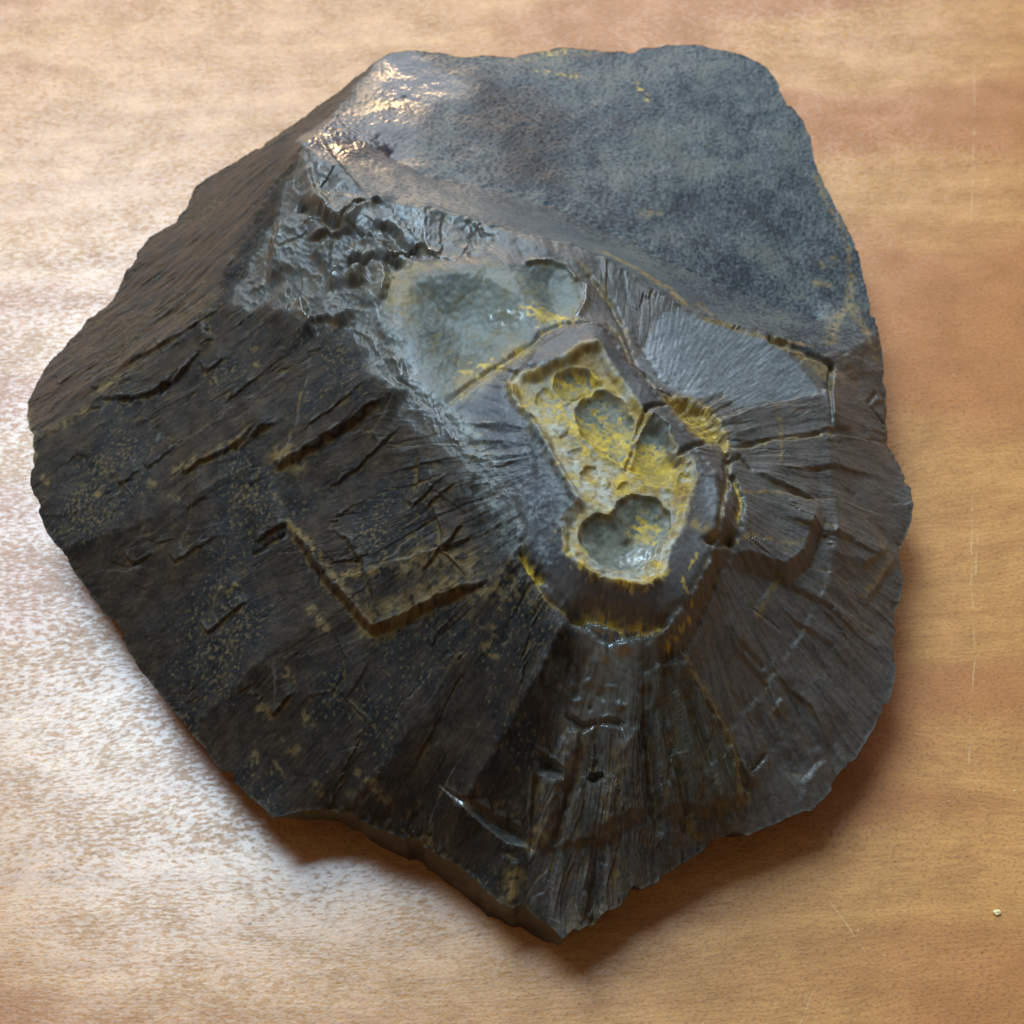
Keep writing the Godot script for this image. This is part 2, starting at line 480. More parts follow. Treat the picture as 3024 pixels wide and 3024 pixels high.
	var edge := [-20.37, -89.91, 15, 5, -23.00, -87.71, 15, 5, -24.97, -84.80, 15, 5, -28.07, -81.71, 14.5, 5, -31.52, -78.89, 14, 5, -35.25, -76.12, 13, 5, -39.41, -73.23, 12.5, 5, -43.54, -69.45, 12, 5, -48.39, -66.52, 11, 5, -50.68, -63.94, 11, 4, -51.54, -60.83, 11, 4, -53.04, -56.79, 11, 4, -56.93, -53.56, 11, 4, -58.53, -50.37, 11, 4, -60.23, -45.34, 10.5, 4, -61.37, -41.55, 10.5, 4, -64.46, -38.89, 10, 4, -65.88, -35.79, 10, 4, -68.78, -31.55, 10, 4, -70.59, -27.30, 10, 4, -71.48, -23.40, 10, 4, -71.16, -20.87, 10, 4, -69.13, -14.35, 10, 4, -68.93, -9.17, 10, 4.5, -67.48, -5.66, 10, 5, -65.35, -1.52, 10, 6, -61.93, 3.03, 10, 6.5, -57.35, 9.13, 10, 6.5, -53.81, 13.47, 10, 6.5, -50.01, 19.27, 10, 6.5, -45.44, 24.68, 10, 6.5, -41.01, 29.66, 10, 6.5, -38.12, 33.16, 10, 6, -33.95, 37.05, 10.5, 5.5, -30.39, 40.21, 10.5, 4.5, -29.18, 40.21, 10.5, 4.2, -26.55, 39.44, 10.5, 3.2, -23.74, 39.23, 10.5, 2.2, -21.22, 39.86, 10.5, 1.4, -19.16, 40.69, 10.5, 0.9, -14.57, 42.39, 10, 0.3, -9.99, 44.38, 9.8, 0, -5.89, 46.82, 9.8, -0.6, -3.22, 49.41, 9.5, -0.5, -1.44, 51.05, 9.2, 0.5, 1.70, 51.98, 9, -0.4, 4.32, 53.42, 8.5, 0.2, 5.75, 54.72, 8, 1, 6.53, 55.32, 7.8, 2.5, 7.43, 54.97, 8.2, 3.5, 9.41, 53.44, 8.6, 3.6, 12.06, 51.58, 9, 3.6, 15.43, 49.46, 9, 3.6, 18.14, 47.86, 9, 3.6, 20.75, 46.10, 9, 3.6, 25.37, 43.58, 9, 3.8, 30.05, 41.93, 9, 3.8, 33.31, 40.74, 9, 4, 35.71, 39.56, 9, 4, 38.15, 38.85, 9, 4.2, 39.32, 37.94, 9, 4.5, 41.67, 35.66, 9, 5, 43.47, 33.58, 9, 5, 46.02, 29.86, 9, 5, 47.71, 27.34, 9, 5, 50.19, 23.26, 9.5, 5, 51.26, 20.04, 10, 5, 51.18, 16.70, 10, 5, 52.16, 13.47, 10, 4, 52.24, 11.07, 10, 4, 53.33, 8.72, 10, 4, 53.94, 6.27, 10, 4, 53.69, 3.53, 10, 4, 53.72, 2.20, 10, 4, 54.83, -0.16, 10, 4, 56.23, -2.98, 10, 4, 56.80, -5.05, 10, 4, 56.96, -8.55, 10, 4, 56.23, -11.12, 10, 4, 55.38, -13.45, 10, 3, 54.43, -15.31, 10.5, 0.5, 54.25, -19.75, 11, -1.2, 54.98, -24.07, 11.5, -1.4, 55.28, -27.87, 11.5, -0.6, 55.22, -31.25, 11.5, 1, 55.03, -35.66, 11.5, 2, 54.64, -41.06, 11, 3, 54.17, -46.19, 11, 3, 53.98, -51.00, 11, 3, 52.08, -57.98, 11, 4, 50.21, -64.27, 11, 4, 48.95, -69.58, 11, 4, 48.84, -74.66, 11, 5, 47.83, -78.65, 11, 5, 45.77, -83.07, 11, 5, 44.20, -88.43, 11, 5, 42.90, -91.02, 11, 5, 39.45, -93.90, 11, 5, 35.28, -94.78, 11, 5, 31.64, -95.91, 11, 5, 26.14, -96.04, 11, 5, 21.80, -94.75, 11.5, 5, 19.97, -93.99, 11.5, 5, 15.34, -93.72, 12, 5, 10.78, -94.09, 12, 5, 7.81, -94.22, 12, 5, 4.74, -92.81, 12.5, 5, -1.33, -90.91, 13, 5, -7.28, -91.00, 13.5, 5, -13.30, -90.97, 14, 5, -15.67, -90.94, 14.5, 5, -18.62, -90.28, 15, 5]
	for i in range(0, edge.size(), 4):
		outline.append(Vector3(edge[i], edge[i + 2], edge[i + 1]))
		inward.append(edge[i + 3])
	var loop := outline.duplicate()
	loop.append(outline[0])
	fixed.append(loop)
	var base := solve_base()
	relief = soften(grow(base, 256), 0.65)
	for a in [yellow, ochre, pale, gloss]:
		a.resize(N * N)
	var full := PackedVector2Array()
	for q in outline: full.append(Vector2(q.x, q.z))
	var m_all := fill_plan(full, 2.0)
	var m_facet := inside([57.53, -37.32, 57.03, -42.87, 56.46, -48.13, 56.17, -53.05, 54.11, -60.20, 52.09, -66.61, 50.71, -72.01, 50.52, -77.14, 49.43, -81.19, 47.28, -85.67, 45.60, -91.08, 44.24, -93.71, 40.68, -96.63, 36.40, -97.56, 32.66, -98.74, 27.01, -98.91, 22.57, -97.65, 20.69, -96.91, 15.94, -96.66, 11.23, -97.06, 8.18, -97.19, 5.02, -95.80, -1.24, -93.91, -7.38, -94.00, -13.58, -93.96, -16.02, -93.91, -19.07, -93.25, -20.88, -92.87, -22.45, -87.45, -24.46, -79.63, -25.97, -73.12, -27.70, -65.84, -29.19, -60.99, -30.91, -56.84, -30.91, -56.84, -28.29, -52.57, -24.69, -46.81, -20.51, -40.77, -16.32, -39.35, -12.22, -38.61, -7.77, -37.40, -2.62, -35.29, 2.47, -34.02, 8.28, -32.95, 13.36, -30.98, 18.41, -27.74, 23.48, -25.12, 28.02, -24.86, 33.32, -24.22, 39.46, -22.99, 39.46, -22.99, 44.42, -23.39, 49.45, -27.95, 52.99, -32.38, 54.90, -34.98], 0.9)
	var m_dark := inside([-23.61, -90.65, -20.88, -92.87, -14.70, -90.90, -10.17, -86.46, -11.13, -75.41, -12.84, -65.60, -13.40, -59.15, -18.00, -56.67, -20.78, -53.07, -24.94, -49.32, -28.37, -53.36, -31.01, -58.88, -28.81, -64.50, -25.97, -73.12], 8)
	var m_core := inside([-0.70, -5.97, 0.42, -8.13, 2.67, -7.53, 6.07, -9.43, 8.86, -11.95, 11.15, -12.06, 12.48, -9.52, 14.01, -7.11, 16.37, -3.10, 18.80, -1.28, 20.85, 2.90, 22.64, 3.44, 22.71, 6.20, 21.68, 8.57, 20.81, 12.57, 18.86, 16.17, 18.29, 19.26, 15.78, 21.43, 12.80, 21.40, 9.02, 20.31, 6.14, 17.41, 5.75, 13.50, 7.68, 11.41, 5.60, 6.95, 2.62, 0.23, 0.19, -3.47], 0.5)
	var m_boss := inside([-16.89, -26.23, -14.31, -28.03, -10.64, -27.15, -8.21, -26.48, -2.72, -27.80, -0.32, -25.23, 2.51, -20.87, 3.62, -15.46, 2.22, -12.51, -0.99, -10.82, -3.72, -8.39, -7.52, -4.44, -9.37, -5.94, -11.31, -9.99, -13.56, -15.03, -15.34, -18.45], 2.2)
	var m_boss_small := inside([-0.32, -26.46, 2.34, -28.50, 6.23, -28.84, 8.62, -26.58, 9.44, -21.73, 7.86, -17.72, 4.08, -14.74, 3.19, -18.62], 0.5)
	var m_left := inside([-23.61, -90.65, -25.65, -87.72, -28.88, -84.60, -32.46, -81.74, -36.34, -78.91, -40.66, -75.95, -44.97, -72.09, -49.99, -69.06, -52.38, -66.41, -53.32, -63.25, -54.93, -59.12, -58.96, -55.76, -60.66, -52.49, -62.49, -47.32, -63.73, -43.41, -66.91, -40.62, -68.41, -37.40, -71.42, -32.99, -73.31, -28.56, -74.26, -24.52, -73.97, -21.90, -72.02, -15.15, -71.87, -9.75, -70.45, -6.09, -68.34, -1.77, -64.93, 3.01, -60.33, 9.44, -56.75, 14.06, -52.85, 20.24, -48.11, 26.05, -43.46, 31.40, -40.38, 35.13, -35.93, 39.30, -32.13, 42.65, -30.86, 42.69, -28.13, 41.99, -25.17, 41.87, -22.48, 42.58, -20.27, 43.48, -15.34, 45.29, -10.40, 47.35, -6.00, 49.82, -3.15, 52.41, -1.26, 54.04, 2.07, 54.96, 4.83, 56.37, 3.51, 44.36, 4.14, 38.51, 6.06, 34.29, 6.99, 31.29, 7.89, 28.54, 9.12, 25.89, 7.18, 23.62, 2.15, 18.46, -0.06, 10.19, -2.33, 5.83, -6.30, 1.22, -13.30, -6.81, -16.81, -20.42, -19.87, -30.61, -27.27, -40.50, -30.91, -56.84], 2.5)
	var m_brown := inside([-23.61, -90.65, -25.65, -87.72, -28.88, -84.60, -32.46, -81.74, -36.34, -78.91, -40.66, -75.95, -44.97, -72.09, -49.99, -69.06, -52.38, -66.41, -53.32, -63.25, -54.93, -59.12, -58.96, -55.76, -60.66, -52.49, -62.49, -47.32, -63.73, -43.41, -66.91, -40.62, -68.41, -37.40, -71.42, -32.99, -73.31, -28.56, -74.26, -24.52, -73.97, -21.90, -72.02, -15.15, -69.76, -17.57, -62.85, -20.01, -55.71, -23.53, -48.49, -26.68, -43.93, -31.35, -41.36, -38.95, -38.65, -45.08, -34.25, -53.10, -30.91, -56.84, -30.91, -56.84, -29.19, -60.99, -27.70, -65.84, -25.97, -73.12, -24.46, -79.63, -22.45, -87.45], 2.2)
	var m_bottom := inside([5.72, 33.90, 7.34, 33.24, 13.79, 33.20, 16.20, 28.39, 18.80, 26.78, 21.49, 26.59, 24.82, 30.60, 30.32, 36.66, 29.14, 42.11, 22.27, 48.69, 15.42, 49.85, 7.14, 58.25, 4.32, 53.05, 2.22, 48.00, 2.54, 45.36, 3.49, 39.08], 3.5)
	var m_crest := inside([-31.86, -58.65, -28.29, -52.57, -24.69, -46.81, -20.53, -41.01, -16.34, -39.63, -9.99, -38.15, -4.82, -35.95, -0.43, -33.54, -4.71, -29.54, -11.81, -28.09, -15.70, -26.98, -17.12, -22.32, -16.20, -17.66, -14.05, -12.28, -10.80, -6.64, -5.66, -0.09, -1.36, 5.98, 1.21, 11.05, -0.38, 12.46, -4.27, 7.33, -9.64, 0.84, -14.88, -4.96, -17.84, -9.91, -19.89, -15.79, -23.01, -19.14, -26.94, -21.59, -31.05, -25.05, -37.89, -29.54, -39.83, -32.36, -35.62, -40.93, -32.69, -50.62], 2.2)
	var m_flute := inside([15.63, -11.34, 20.13, -22.96, 20.91, -23.46, 23.01, -24.83, 25.75, -24.04, 34.50, -23.24, 38.55, -21.35, 41.80, -16.98, 42.32, -15.09, 33.25, -10.67, 29.49, -8.98, 28.20, -11.12, 22.98, -8.30, 18.20, -9.59], 0.6)
	var m_ring := inside([6.40, -15.18, 11.34, -17.55, 13.83, -12.17, 18.34, -5.79, 22.08, 0.45, 25.29, 5.31, 26.58, 8.81, 24.68, 15.56, 20.43, 22.69, 17.21, 24.37, 11.56, 23.77, 5.92, 22.84, 2.15, 18.46, 1.21, 13.64, -0.39, 8.85, 2.19, 7.20, 2.22, 0.18, -1.06, -5.10, 2.30, -11.92], 1.2)
	var m_slab := inside([15.75, 27.99, 16.63, 33.93, 18.01, 41.46, 21.00, 41.37, 24.69, 40.68, 28.94, 39.24, 30.11, 37.98, 28.06, 35.02, 26.60, 32.43, 24.59, 30.36, 22.61, 28.40, 21.10, 26.45, 18.37, 26.95], 0.8)
	var m_strip := inside([-28.29, -52.57, -23.97, -54.71, -16.41, -56.10, -8.43, -53.99, -0.47, -50.51, 8.81, -43.84, 17.80, -37.60, 26.52, -30.91, 38.16, -24.54, 44.42, -23.39, 39.46, -22.99, 33.32, -24.22, 23.51, -25.38, 13.36, -31.17, 8.28, -33.13, -2.63, -35.52, -12.22, -38.61, -16.33, -39.44, -20.53, -41.01, -24.69, -46.81], 4)
	var m_crystal := inside([-6.38, -3.91, -1.07, -7.25, 0.26, -3.33, 2.86, 0.34, 5.70, 6.49, 8.14, 12.26, 7.44, 16.92, 8.94, 20.15, 2.15, 18.76, 0.57, 13.56, -0.06, 10.19, -2.66, 5.83], 2.0)
	var m_patch := inside([-7.59, -88.46, -3.14, -84.14, -0.09, -81.34, 3.79, -78.82, 7.94, -70.85, 9.92, -65.54, 7.69, -59.54, 3.53, -54.53, -0.48, -55.04, -2.94, -61.69, -5.58, -73.16], 5)
	var m_grain := inside([-23.61, -90.65, -25.65, -87.72, -28.88, -84.60, -32.46, -81.74, -36.34, -78.91, -40.66, -75.95, -44.97, -72.09, -49.99, -69.06, -52.38, -66.41, -53.32, -63.25, -54.93, -59.12, -58.96, -55.76, -60.66, -52.49, -62.49, -47.32, -63.73, -43.41, -66.91, -40.62, -68.41, -37.40, -71.42, -32.99, -73.31, -28.56, -74.26, -24.52, -73.97, -21.90, -72.02, -15.15, -71.87, -9.75, -70.45, -6.09, -47.49, 0.31, -29.02, 0.17, -18.03, -4.57, -13.30, -6.81, -16.81, -20.42, -19.87, -30.61, -27.27, -40.50, -30.91, -56.84], 9)
	var m_cells := inside([5.83, -7.78, 7.88, -8.81, 9.70, -8.51, 11.04, -7.17, 9.62, -4.89, 6.67, -3.57, 5.13, -5.56], 0.8)
	add_mask(m_cells, inside([7.77, -2.59, 9.63, -5.40, 11.47, -6.18, 13.70, -4.89, 15.40, -1.65, 15.07, 1.04, 13.79, 5.14, 11.17, 3.67, 8.36, 1.12], 0.8))
	add_mask(m_cells, inside([15.79, -0.09, 17.71, -2.49, 19.46, -0.84, 19.53, 2.27, 21.03, 3.89, 19.73, 7.34, 16.15, 7.34, 14.23, 5.33, 14.91, 2.12], 0.8))
	add_mask(m_cells, inside([8.02, 15.87, 8.27, 13.79, 10.04, 12.05, 12.01, 12.08, 12.74, 9.87, 14.99, 8.63, 17.64, 8.88, 19.34, 10.61, 19.24, 12.80, 17.61, 14.70, 16.87, 16.49, 15.46, 18.67, 13.06, 19.47, 10.30, 18.83], 0.8))
	step([-28.80, 6.00, -27.63, 8.09, -24.60, 12.76, -21.68, 16.63, -18.89, 19.68, -17.37, 21.43, -14.79, 21.19, -10.77, 20.31, -6.82, 19.50, -1.65, 18.72], 1.9, 12, 0.45, 0.25)
	step([-33.52, 7.53, -30.97, 6.77, -28.80, 6.00], 0.9, 6, 0.25, 0.25)
	step([-22.60, 8.83, -20.14, 11.61, -18.67, 13.94, -17.23, 18.13, -16.52, 19.27], 0.7, 4, 0.3, 0.25)
	step([-18.65, 15.42, -16.33, 15.61, -14.04, 15.04, -9.50, 14.96, -5.04, 16.39], -0.8, 4, 0.6, 0.25)
	step([-31.62, -3.90, -30.33, -1.38, -25.15, -3.17, -20.74, -4.65, -14.91, -6.47], 1.5, 8, 0.65, 0.25)
	step([-46.06, -4.23, -42.93, -4.96, -34.69, -6.98, -29.66, -8.27], 0.9, 6, 0.4, 0.25)
	step([-60.99, -22.59, -55.46, -20.29, -51.61, -19.43, -47.04, -21.23, -43.34, -25.62], 1.1, 6, 0.4, 0.25)
	step([-58.20, -26.14, -51.13, -27.59, -43.85, -30.44, -39.83, -32.36], 0.7, 5, 0.4, 0.25)
	step([-24.20, 3.38, -19.29, 1.27, -13.79, -2.61], 0.6, 5, 0.2, 0.25)
	step([-28.11, -4.49, -22.41, -7.27, -18.17, -8.91], 0.5, 4, 0.2, 0.25)
	step([-9.52, 10.90, -13.52, 13.09, -16.75, 15.53], 0.6, 5, 0.3, 0.25)
	step([-4.24, 13.26, -8.82, 14.72, -11.46, 17.18], -0.6, 5, 0.3, 0.25)
	groove([-49.87, -19.12, -47.38, -21.68], 0.5, 0.25)
	groove([-36.93, -5.79, -34.72, -7.26], 0.5, 0.25)
	groove([-33.39, 9.02, -29.47, 7.42], 0.5, 0.3)
	chip([-9.32, 38.44, -6.19, 41.11, -3.35, 43.08, -0.71, 44.72, 2.49, 45.45], [2.38, 44.83, 1.28, 43.57, -0.70, 42.50, -2.02, 42.20, -3.12, 41.58, -4.86, 40.84, -6.18, 40.39, -7.75, 39.33], 1.45)
	chip([2.45, 36.03, 2.84, 38.03, 4.56, 38.88, 6.21, 38.92], [6.20, 37.87, 5.21, 37.03, 4.10, 36.34, 3.22, 36.03], 1.45)
	chip([6.07, 32.37, 7.85, 33.69, 8.73, 34.03, 10.14, 33.44], [10.23, 32.62, 8.71, 32.94, 7.40, 32.35], 1.45)
	chip([10.46, 33.27, 12.21, 33.32, 13.53, 33.58, 13.85, 33.13], [13.07, 32.56, 11.75, 32.43, 10.67, 32.74], 1.45)
	chip([9.22, 38.52, 10.33, 38.68, 11.32, 38.37], [11.09, 37.78, 10.09, 37.72, 9.44, 37.99], 1.45)
	chip([29.94, 35.89, 31.15, 35.22, 32.11, 34.22, 32.34, 33.42], [31.86, 33.49, 30.89, 34.41, 30.29, 35.17], 1.45)
	step([-1.55, 46.08, 0.00, 46.79, 1.11, 47.03], -0.6, 3, 0.6, 0.1)
	step([2.61, 45.72, 4.89, 45.35, 8.42, 44.56, 11.77, 44.02, 15.72, 41.60], 0.8, 6, 0.5, 0.25)
	groove([10.62, 44.45, 10.47, 48.35, 10.08, 52.62], 1.6, 0.9)
	groove([5.29, 44.82, 7.03, 39.37], 0.9, 0.5)
	groove([10.25, 33.44, 10.51, 35.80, 10.10, 38.42], 0.9, 0.6)
	groove([3.06, 38.87, 2.64, 42.19, 2.43, 45.37], 0.8, 0.35)
	groove([7.65, 35.15, 5.27, 39.39, 4.40, 43.04], -0.7, 0.8)
	groove([13.13, 35.07, 12.33, 39.19, 11.07, 44.06], -0.8, 0.9)
	groove([15.97, 27.99, 16.74, 33.93, 17.59, 38.91, 18.16, 42.31], 1.3, 0.7)
	groove([17.65, 31.57, 19.84, 36.26, 21.89, 40.61], 0.9, 0.5)
	groove([18.88, 28.10, 22.49, 32.26, 24.44, 35.74], 0.7, 0.5)
	step([18.02, 41.62, 21.00, 41.37, 24.69, 40.68, 28.94, 39.24, 30.22, 37.78], 0.4, 8, 0.5, 0.25)
	groove([21.10, 26.45, 22.61, 28.40, 24.59, 30.36, 26.60, 32.43, 28.06, 35.02, 30.19, 36.68], -0.7, 0.5)
	step([21.71, 41.63, 22.96, 42.83, 23.51, 43.94], 0.7, 4, 0.5, 0.25)
	groove([21.48, 41.66, 23.48, 43.44], 0.9, 0.6)
	swell([-18.47, 41.47, -13.58, 38.95, -10.92, 40.22, -9.03, 44.26, -9.99, 44.38, -13.77, 42.58], -0.4, 4, true)
	swell([15.75, 27.99, 16.63, 33.93, 18.01, 41.46, 21.00, 41.37, 24.69, 40.68, 28.94, 39.24, 30.11, 37.98, 28.06, 35.02, 26.60, 32.43, 24.59, 30.36, 22.61, 28.40, 21.10, 26.45, 18.37, 26.95], 1.1, 0.8, false)
	swell([3.06, 38.87, 6.53, 33.15, 8.71, 33.11, 7.90, 38.65, 5.30, 45.37, 2.65, 45.55], 0.9, 0.9, false)
	swell([12.27, 35.76, 15.67, 31.66, 16.41, 33.93, 17.33, 41.51, 14.64, 42.59, 11.96, 43.65, 10.62, 43.72], 0.8, 1.2, false)
	swell([18.00, 34.85, 19.66, 37.10, 22.12, 40.76, 20.76, 41.22, 19.04, 38.48], -0.7, 0.7, false)
	step([25.26, 14.66, 29.63, 12.97, 34.52, 12.97, 37.23, 10.23, 40.48, 1.66], 2.6, 10, 1.5, 0.1)
	step([38.11, 8.67, 42.91, 8.40, 47.52, 7.02, 52.66, 2.40], 0.9, 6, 2.6, 0.25)
	step([27.93, -7.05, 33.25, -10.15, 36.85, -12.32, 43.67, -15.83], -1.0, 6, 0.5, 0.12)
	step([45.19, -22.54, 44.28, -16.11, 43.78, -10.15], 1.1, 6, 0.35, 0.08)
	step([28.01, -1.19, 33.46, -4.49, 43.51, -9.29, 55.04, -14.95], -0.5, 5, 0.3, 0.08)
	groove([28.02, -1.36, 33.47, -4.63, 43.51, -9.35], 0.35, 0.25)
	step([30.39, 0.85, 33.44, 1.40, 40.74, 1.60], 0.8, 5, 0.5, 0.25)
	groove([27.56, 1.01, 29.20, -0.37, 30.39, 0.90], 0.7, 0.3)
	groove([52.73, -22.43, 51.08, -19.60, 53.61, -18.43], 0.5, 0.3)
	step([51.08, -19.60, 52.92, -21.13, 54.78, -23.09], 0.4, 3, 0.3, 0.25)
	step([45.86, 8.79, 49.21, 5.20, 52.05, 2.19], 0.5, 5, 0.6, 0.25)
	step([30.06, 19.46, 33.73, 13.57], -0.25, 5, 0.4, 0.25)
	step([45.83, 13.87, 50.96, 6.34, 53.60, 2.68], 0.5, 4, 0.5, 0.25)
	groove([27.54, 21.20, 32.64, 25.57, 38.70, 32.26], -0.4, 1.1)
	groove([31.45, 30.41, 33.70, 32.70, 35.70, 34.72], 0.8, 1.0)
	groove([28.59, 23.05, 31.40, 24.47], 0.6, 0.3)
	step([33.30, 28.89, 34.17, 27.35], -0.7, 2.5, 0.5, 0.1)
	groove([35.67, 25.87, 38.71, 31.43], 0.5, 0.8)
	groove([41.28, 30.97, 42.18, 35.02], 0.6, 0.9)
	step([36.93, 38.72, 37.92, 35.61, 40.99, 32.47], -0.7, 5, 0.8, 0.25)
	step([-23.90, -35.47, -21.62, -38.96, -18.71, -40.88, -15.58, -39.37, -12.18, -40.70, -7.63, -39.72], -1.5, 5, 0.7, 0.25)
	step([-24.50, -36.76, -21.71, -40.22, -19.75, -41.25], -0.8, 4, 0.5, 0.25)
	groove([-29.75, -43.16, -26.70, -38.93, -24.18, -35.94], 1.6, 0.7)
	step([-29.60, -61.36, -26.67, -53.61, -23.23, -47.06, -20.28, -41.66], -1.0, 4, 0.8, 0.25)
	step([-30.21, -52.40, -28.53, -45.46, -24.90, -38.72], -0.9, 3, 0.7, 0.25)
	step([-33.84, -31.13, -33.51, -37.29, -32.13, -41.06, -30.62, -43.43], -2.0, 5, 1.2, 0.25)
	groove([-17.40, -35.47, -15.25, -32.27, -13.47, -30.95], 1.2, 0.8)
	groove([-21.27, -29.10, -19.07, -30.35, -15.57, -28.93], 1.3, 0.7)
	step([-24.70, -26.07, -24.33, -28.84, -22.37, -30.94, -20.11, -31.22], -1.9, 4, 0.9, 0.25)
	step([-24.28, -37.12, -21.71, -40.22, -19.73, -41.00, -17.40, -40.20], 1.4, 4, 0.5, 0.25)
	step([-28.71, -36.12, -25.23, -36.48, -21.65, -35.65], 1.2, 4, 0.5, 0.25)
	step([-21.99, -33.33, -19.81, -34.20, -17.20, -32.04, -15.55, -28.54], -1.4, 3, 0.6, 0.25)
	step([-27.72, -33.16, -25.90, -34.27, -24.57, -34.20], -1.3, 4, 0.8, 0.25)
	step([-21.87, -25.81, -21.46, -27.72, -19.97, -28.34], -1.5, 3, 0.7, 0.25)
	step([-27.61, -22.85, -24.46, -21.86, -21.78, -19.31], 1.3, 4, 0.6, 0.25)
	step([-24.09, -19.95, -22.15, -21.51, -19.12, -21.14], -1.2, 4, 0.7, 0.25)
	step([-44.45, -30.19, -43.82, -27.30, -42.17, -25.27], -1.3, 3, 0.8, 0.25)
	step([-29.29, -44.52, -26.31, -40.41, -24.24, -36.71], 1.2, 3, 0.5, 0.25)
	step([-29.51, -27.53, -28.46, -23.80, -26.42, -20.33], -1.9, 4, 0.9, 0.25)
	step([-18.07, -29.91, -16.86, -25.54, -17.64, -21.42], -1.6, 4, 0.9, 0.25)
	step([-18.24, -12.62, -16.67, -8.99, -14.69, -6.80, -13.26, -5.84], -2.0, 4, 1.2, 0.25)
	step([-32.20, -31.18, -30.52, -26.75, -31.35, -23.56], -0.9, 4, 0.7, 0.25)
	groove([-11.92, -7.49, -8.88, -4.51, -5.42, -0.25, -2.05, 5.02], -0.25, 0.9)
	step([-19.75, -13.45, -14.37, -11.61, -13.30, -7.60], -0.5, 4, 0.5, 0.25)
	groove([-9.57, -38.80, -4.79, -36.58, 0.16, -33.21, 8.70, -29.72], -0.45, 1.5)
	groove([10.40, -27.14, 13.24, -23.59, 14.77, -19.28, 15.81, -10.63, 18.79, -8.19], 0.6, 0.5)
	swell([-16.89, -26.23, -14.31, -28.03, -10.64, -27.15, -8.21, -26.48, -2.72, -27.80, -0.32, -25.23, 2.51, -20.87, 3.62, -15.46, 2.22, -12.51, -0.99, -10.82, -3.72, -8.39, -7.52, -4.44, -9.37, -5.94, -11.31, -9.99, -13.56, -15.03, -15.34, -18.45], -2.6, 8.0, false)
	swell([-0.32, -26.46, 2.34, -28.50, 6.23, -28.84, 8.62, -26.58, 9.44, -21.73, 7.86, -17.72, 4.08, -14.74, 3.19, -18.62], -1.7, 4.0, false)
	groove([2.09, -28.26, 5.26, -28.96, 7.43, -28.04, 8.61, -26.24], -0.6, 0.35)
	groove([10.04, -25.26, 9.82, -22.30, 8.73, -18.88], -0.7, 0.4)
	groove([-7.75, -4.72, -3.72, -8.39, -0.76, -10.51, 2.45, -12.79, 4.08, -14.74, 6.88, -16.29, 10.64, -16.93, 12.55, -16.77], 0.5, 0.5)
	groove([-0.30, -6.24, -0.07, -4.20, 2.14, -0.99], -0.6, 0.35)
	swell([6.40, -15.18, 11.34, -17.55, 13.83, -12.17, 18.34, -5.79, 22.08, 0.45, 25.29, 5.31, 26.58, 8.81, 24.68, 15.56, 20.43, 22.69, 17.21, 24.37, 11.56, 23.77, 5.92, 22.84, 2.15, 18.46, 1.21, 13.64, -0.39, 8.85, 2.19, 7.20, 2.22, 0.18, -1.06, -5.10, 2.30, -11.92], 0.5, 1.2, false)
	swell([-0.70, -5.97, 0.42, -8.13, 2.67, -7.53, 6.07, -9.43, 8.86, -11.95, 11.15, -12.06, 12.48, -9.52, 14.01, -7.11, 16.37, -3.10, 18.80, -1.28, 20.85, 2.90, 22.64, 3.44, 22.71, 6.20, 21.68, 8.57, 20.81, 12.57, 18.86, 16.17, 18.29, 19.26, 15.78, 21.43, 12.80, 21.40, 9.02, 20.31, 6.14, 17.41, 5.75, 13.50, 7.68, 11.41, 5.60, 6.95, 2.62, 0.23, 0.19, -3.47], -1.3, 1.2, false)
	groove([5.83, -7.78, 7.88, -8.81, 9.70, -8.51, 11.04, -7.17, 9.62, -4.89, 6.67, -3.57, 5.13, -5.56, 5.83, -7.78], -0.25, 0.5)
	swell([5.83, -7.78, 7.88, -8.81, 9.70, -8.51, 11.04, -7.17, 9.62, -4.89, 6.67, -3.57, 5.13, -5.56], -1.2, 2.8, true)
	groove([7.77, -2.59, 9.63, -5.40, 11.47, -6.18, 13.70, -4.89, 15.40, -1.65, 15.07, 1.04, 13.79, 5.14, 11.17, 3.67, 8.36, 1.12, 7.77, -2.59], -0.25, 0.5)
	swell([7.77, -2.59, 9.63, -5.40, 11.47, -6.18, 13.70, -4.89, 15.40, -1.65, 15.07, 1.04, 13.79, 5.14, 11.17, 3.67, 8.36, 1.12], -1.2, 2.8, true)
	groove([15.79, -0.09, 17.71, -2.49, 19.46, -0.84, 19.53, 2.27, 21.03, 3.89, 19.73, 7.34, 16.15, 7.34, 14.23, 5.33, 14.91, 2.12, 15.79, -0.09], -0.25, 0.5)
	swell([15.79, -0.09, 17.71, -2.49, 19.46, -0.84, 19.53, 2.27, 21.03, 3.89, 19.73, 7.34, 16.15, 7.34, 14.23, 5.33, 14.91, 2.12], -1.2, 2.8, true)
	swell([5.27, -4.27, 4.83, -3.40, 3.83, -2.96, 3.01, -3.53, 3.12, -4.68, 3.86, -5.75, 4.80, -5.40], -0.5, 1.0, true)
	swell([6.92, 0.72, 6.28, 1.47, 5.68, 2.10, 5.36, 1.22, 5.05, 0.47, 5.81, -0.27, 6.54, 0.24], 0.4, 1.0, true)
	swell([8.86, 3.99, 8.03, 5.30, 7.32, 5.12, 6.98, 4.74, 6.51, 3.64, 7.50, 3.36, 8.45, 3.00], -0.35, 1.0, true)
	swell([10.60, 6.62, 10.01, 7.72, 8.98, 8.12, 8.27, 7.80, 8.12, 6.53, 9.12, 5.32, 10.23, 5.35], -0.55, 1.0, true)
	swell([11.96, 7.59, 11.93, 8.13, 11.21, 8.80, 10.55, 8.09, 10.85, 7.37, 11.22, 6.63, 11.79, 7.15], 0.35, 1.0, true)
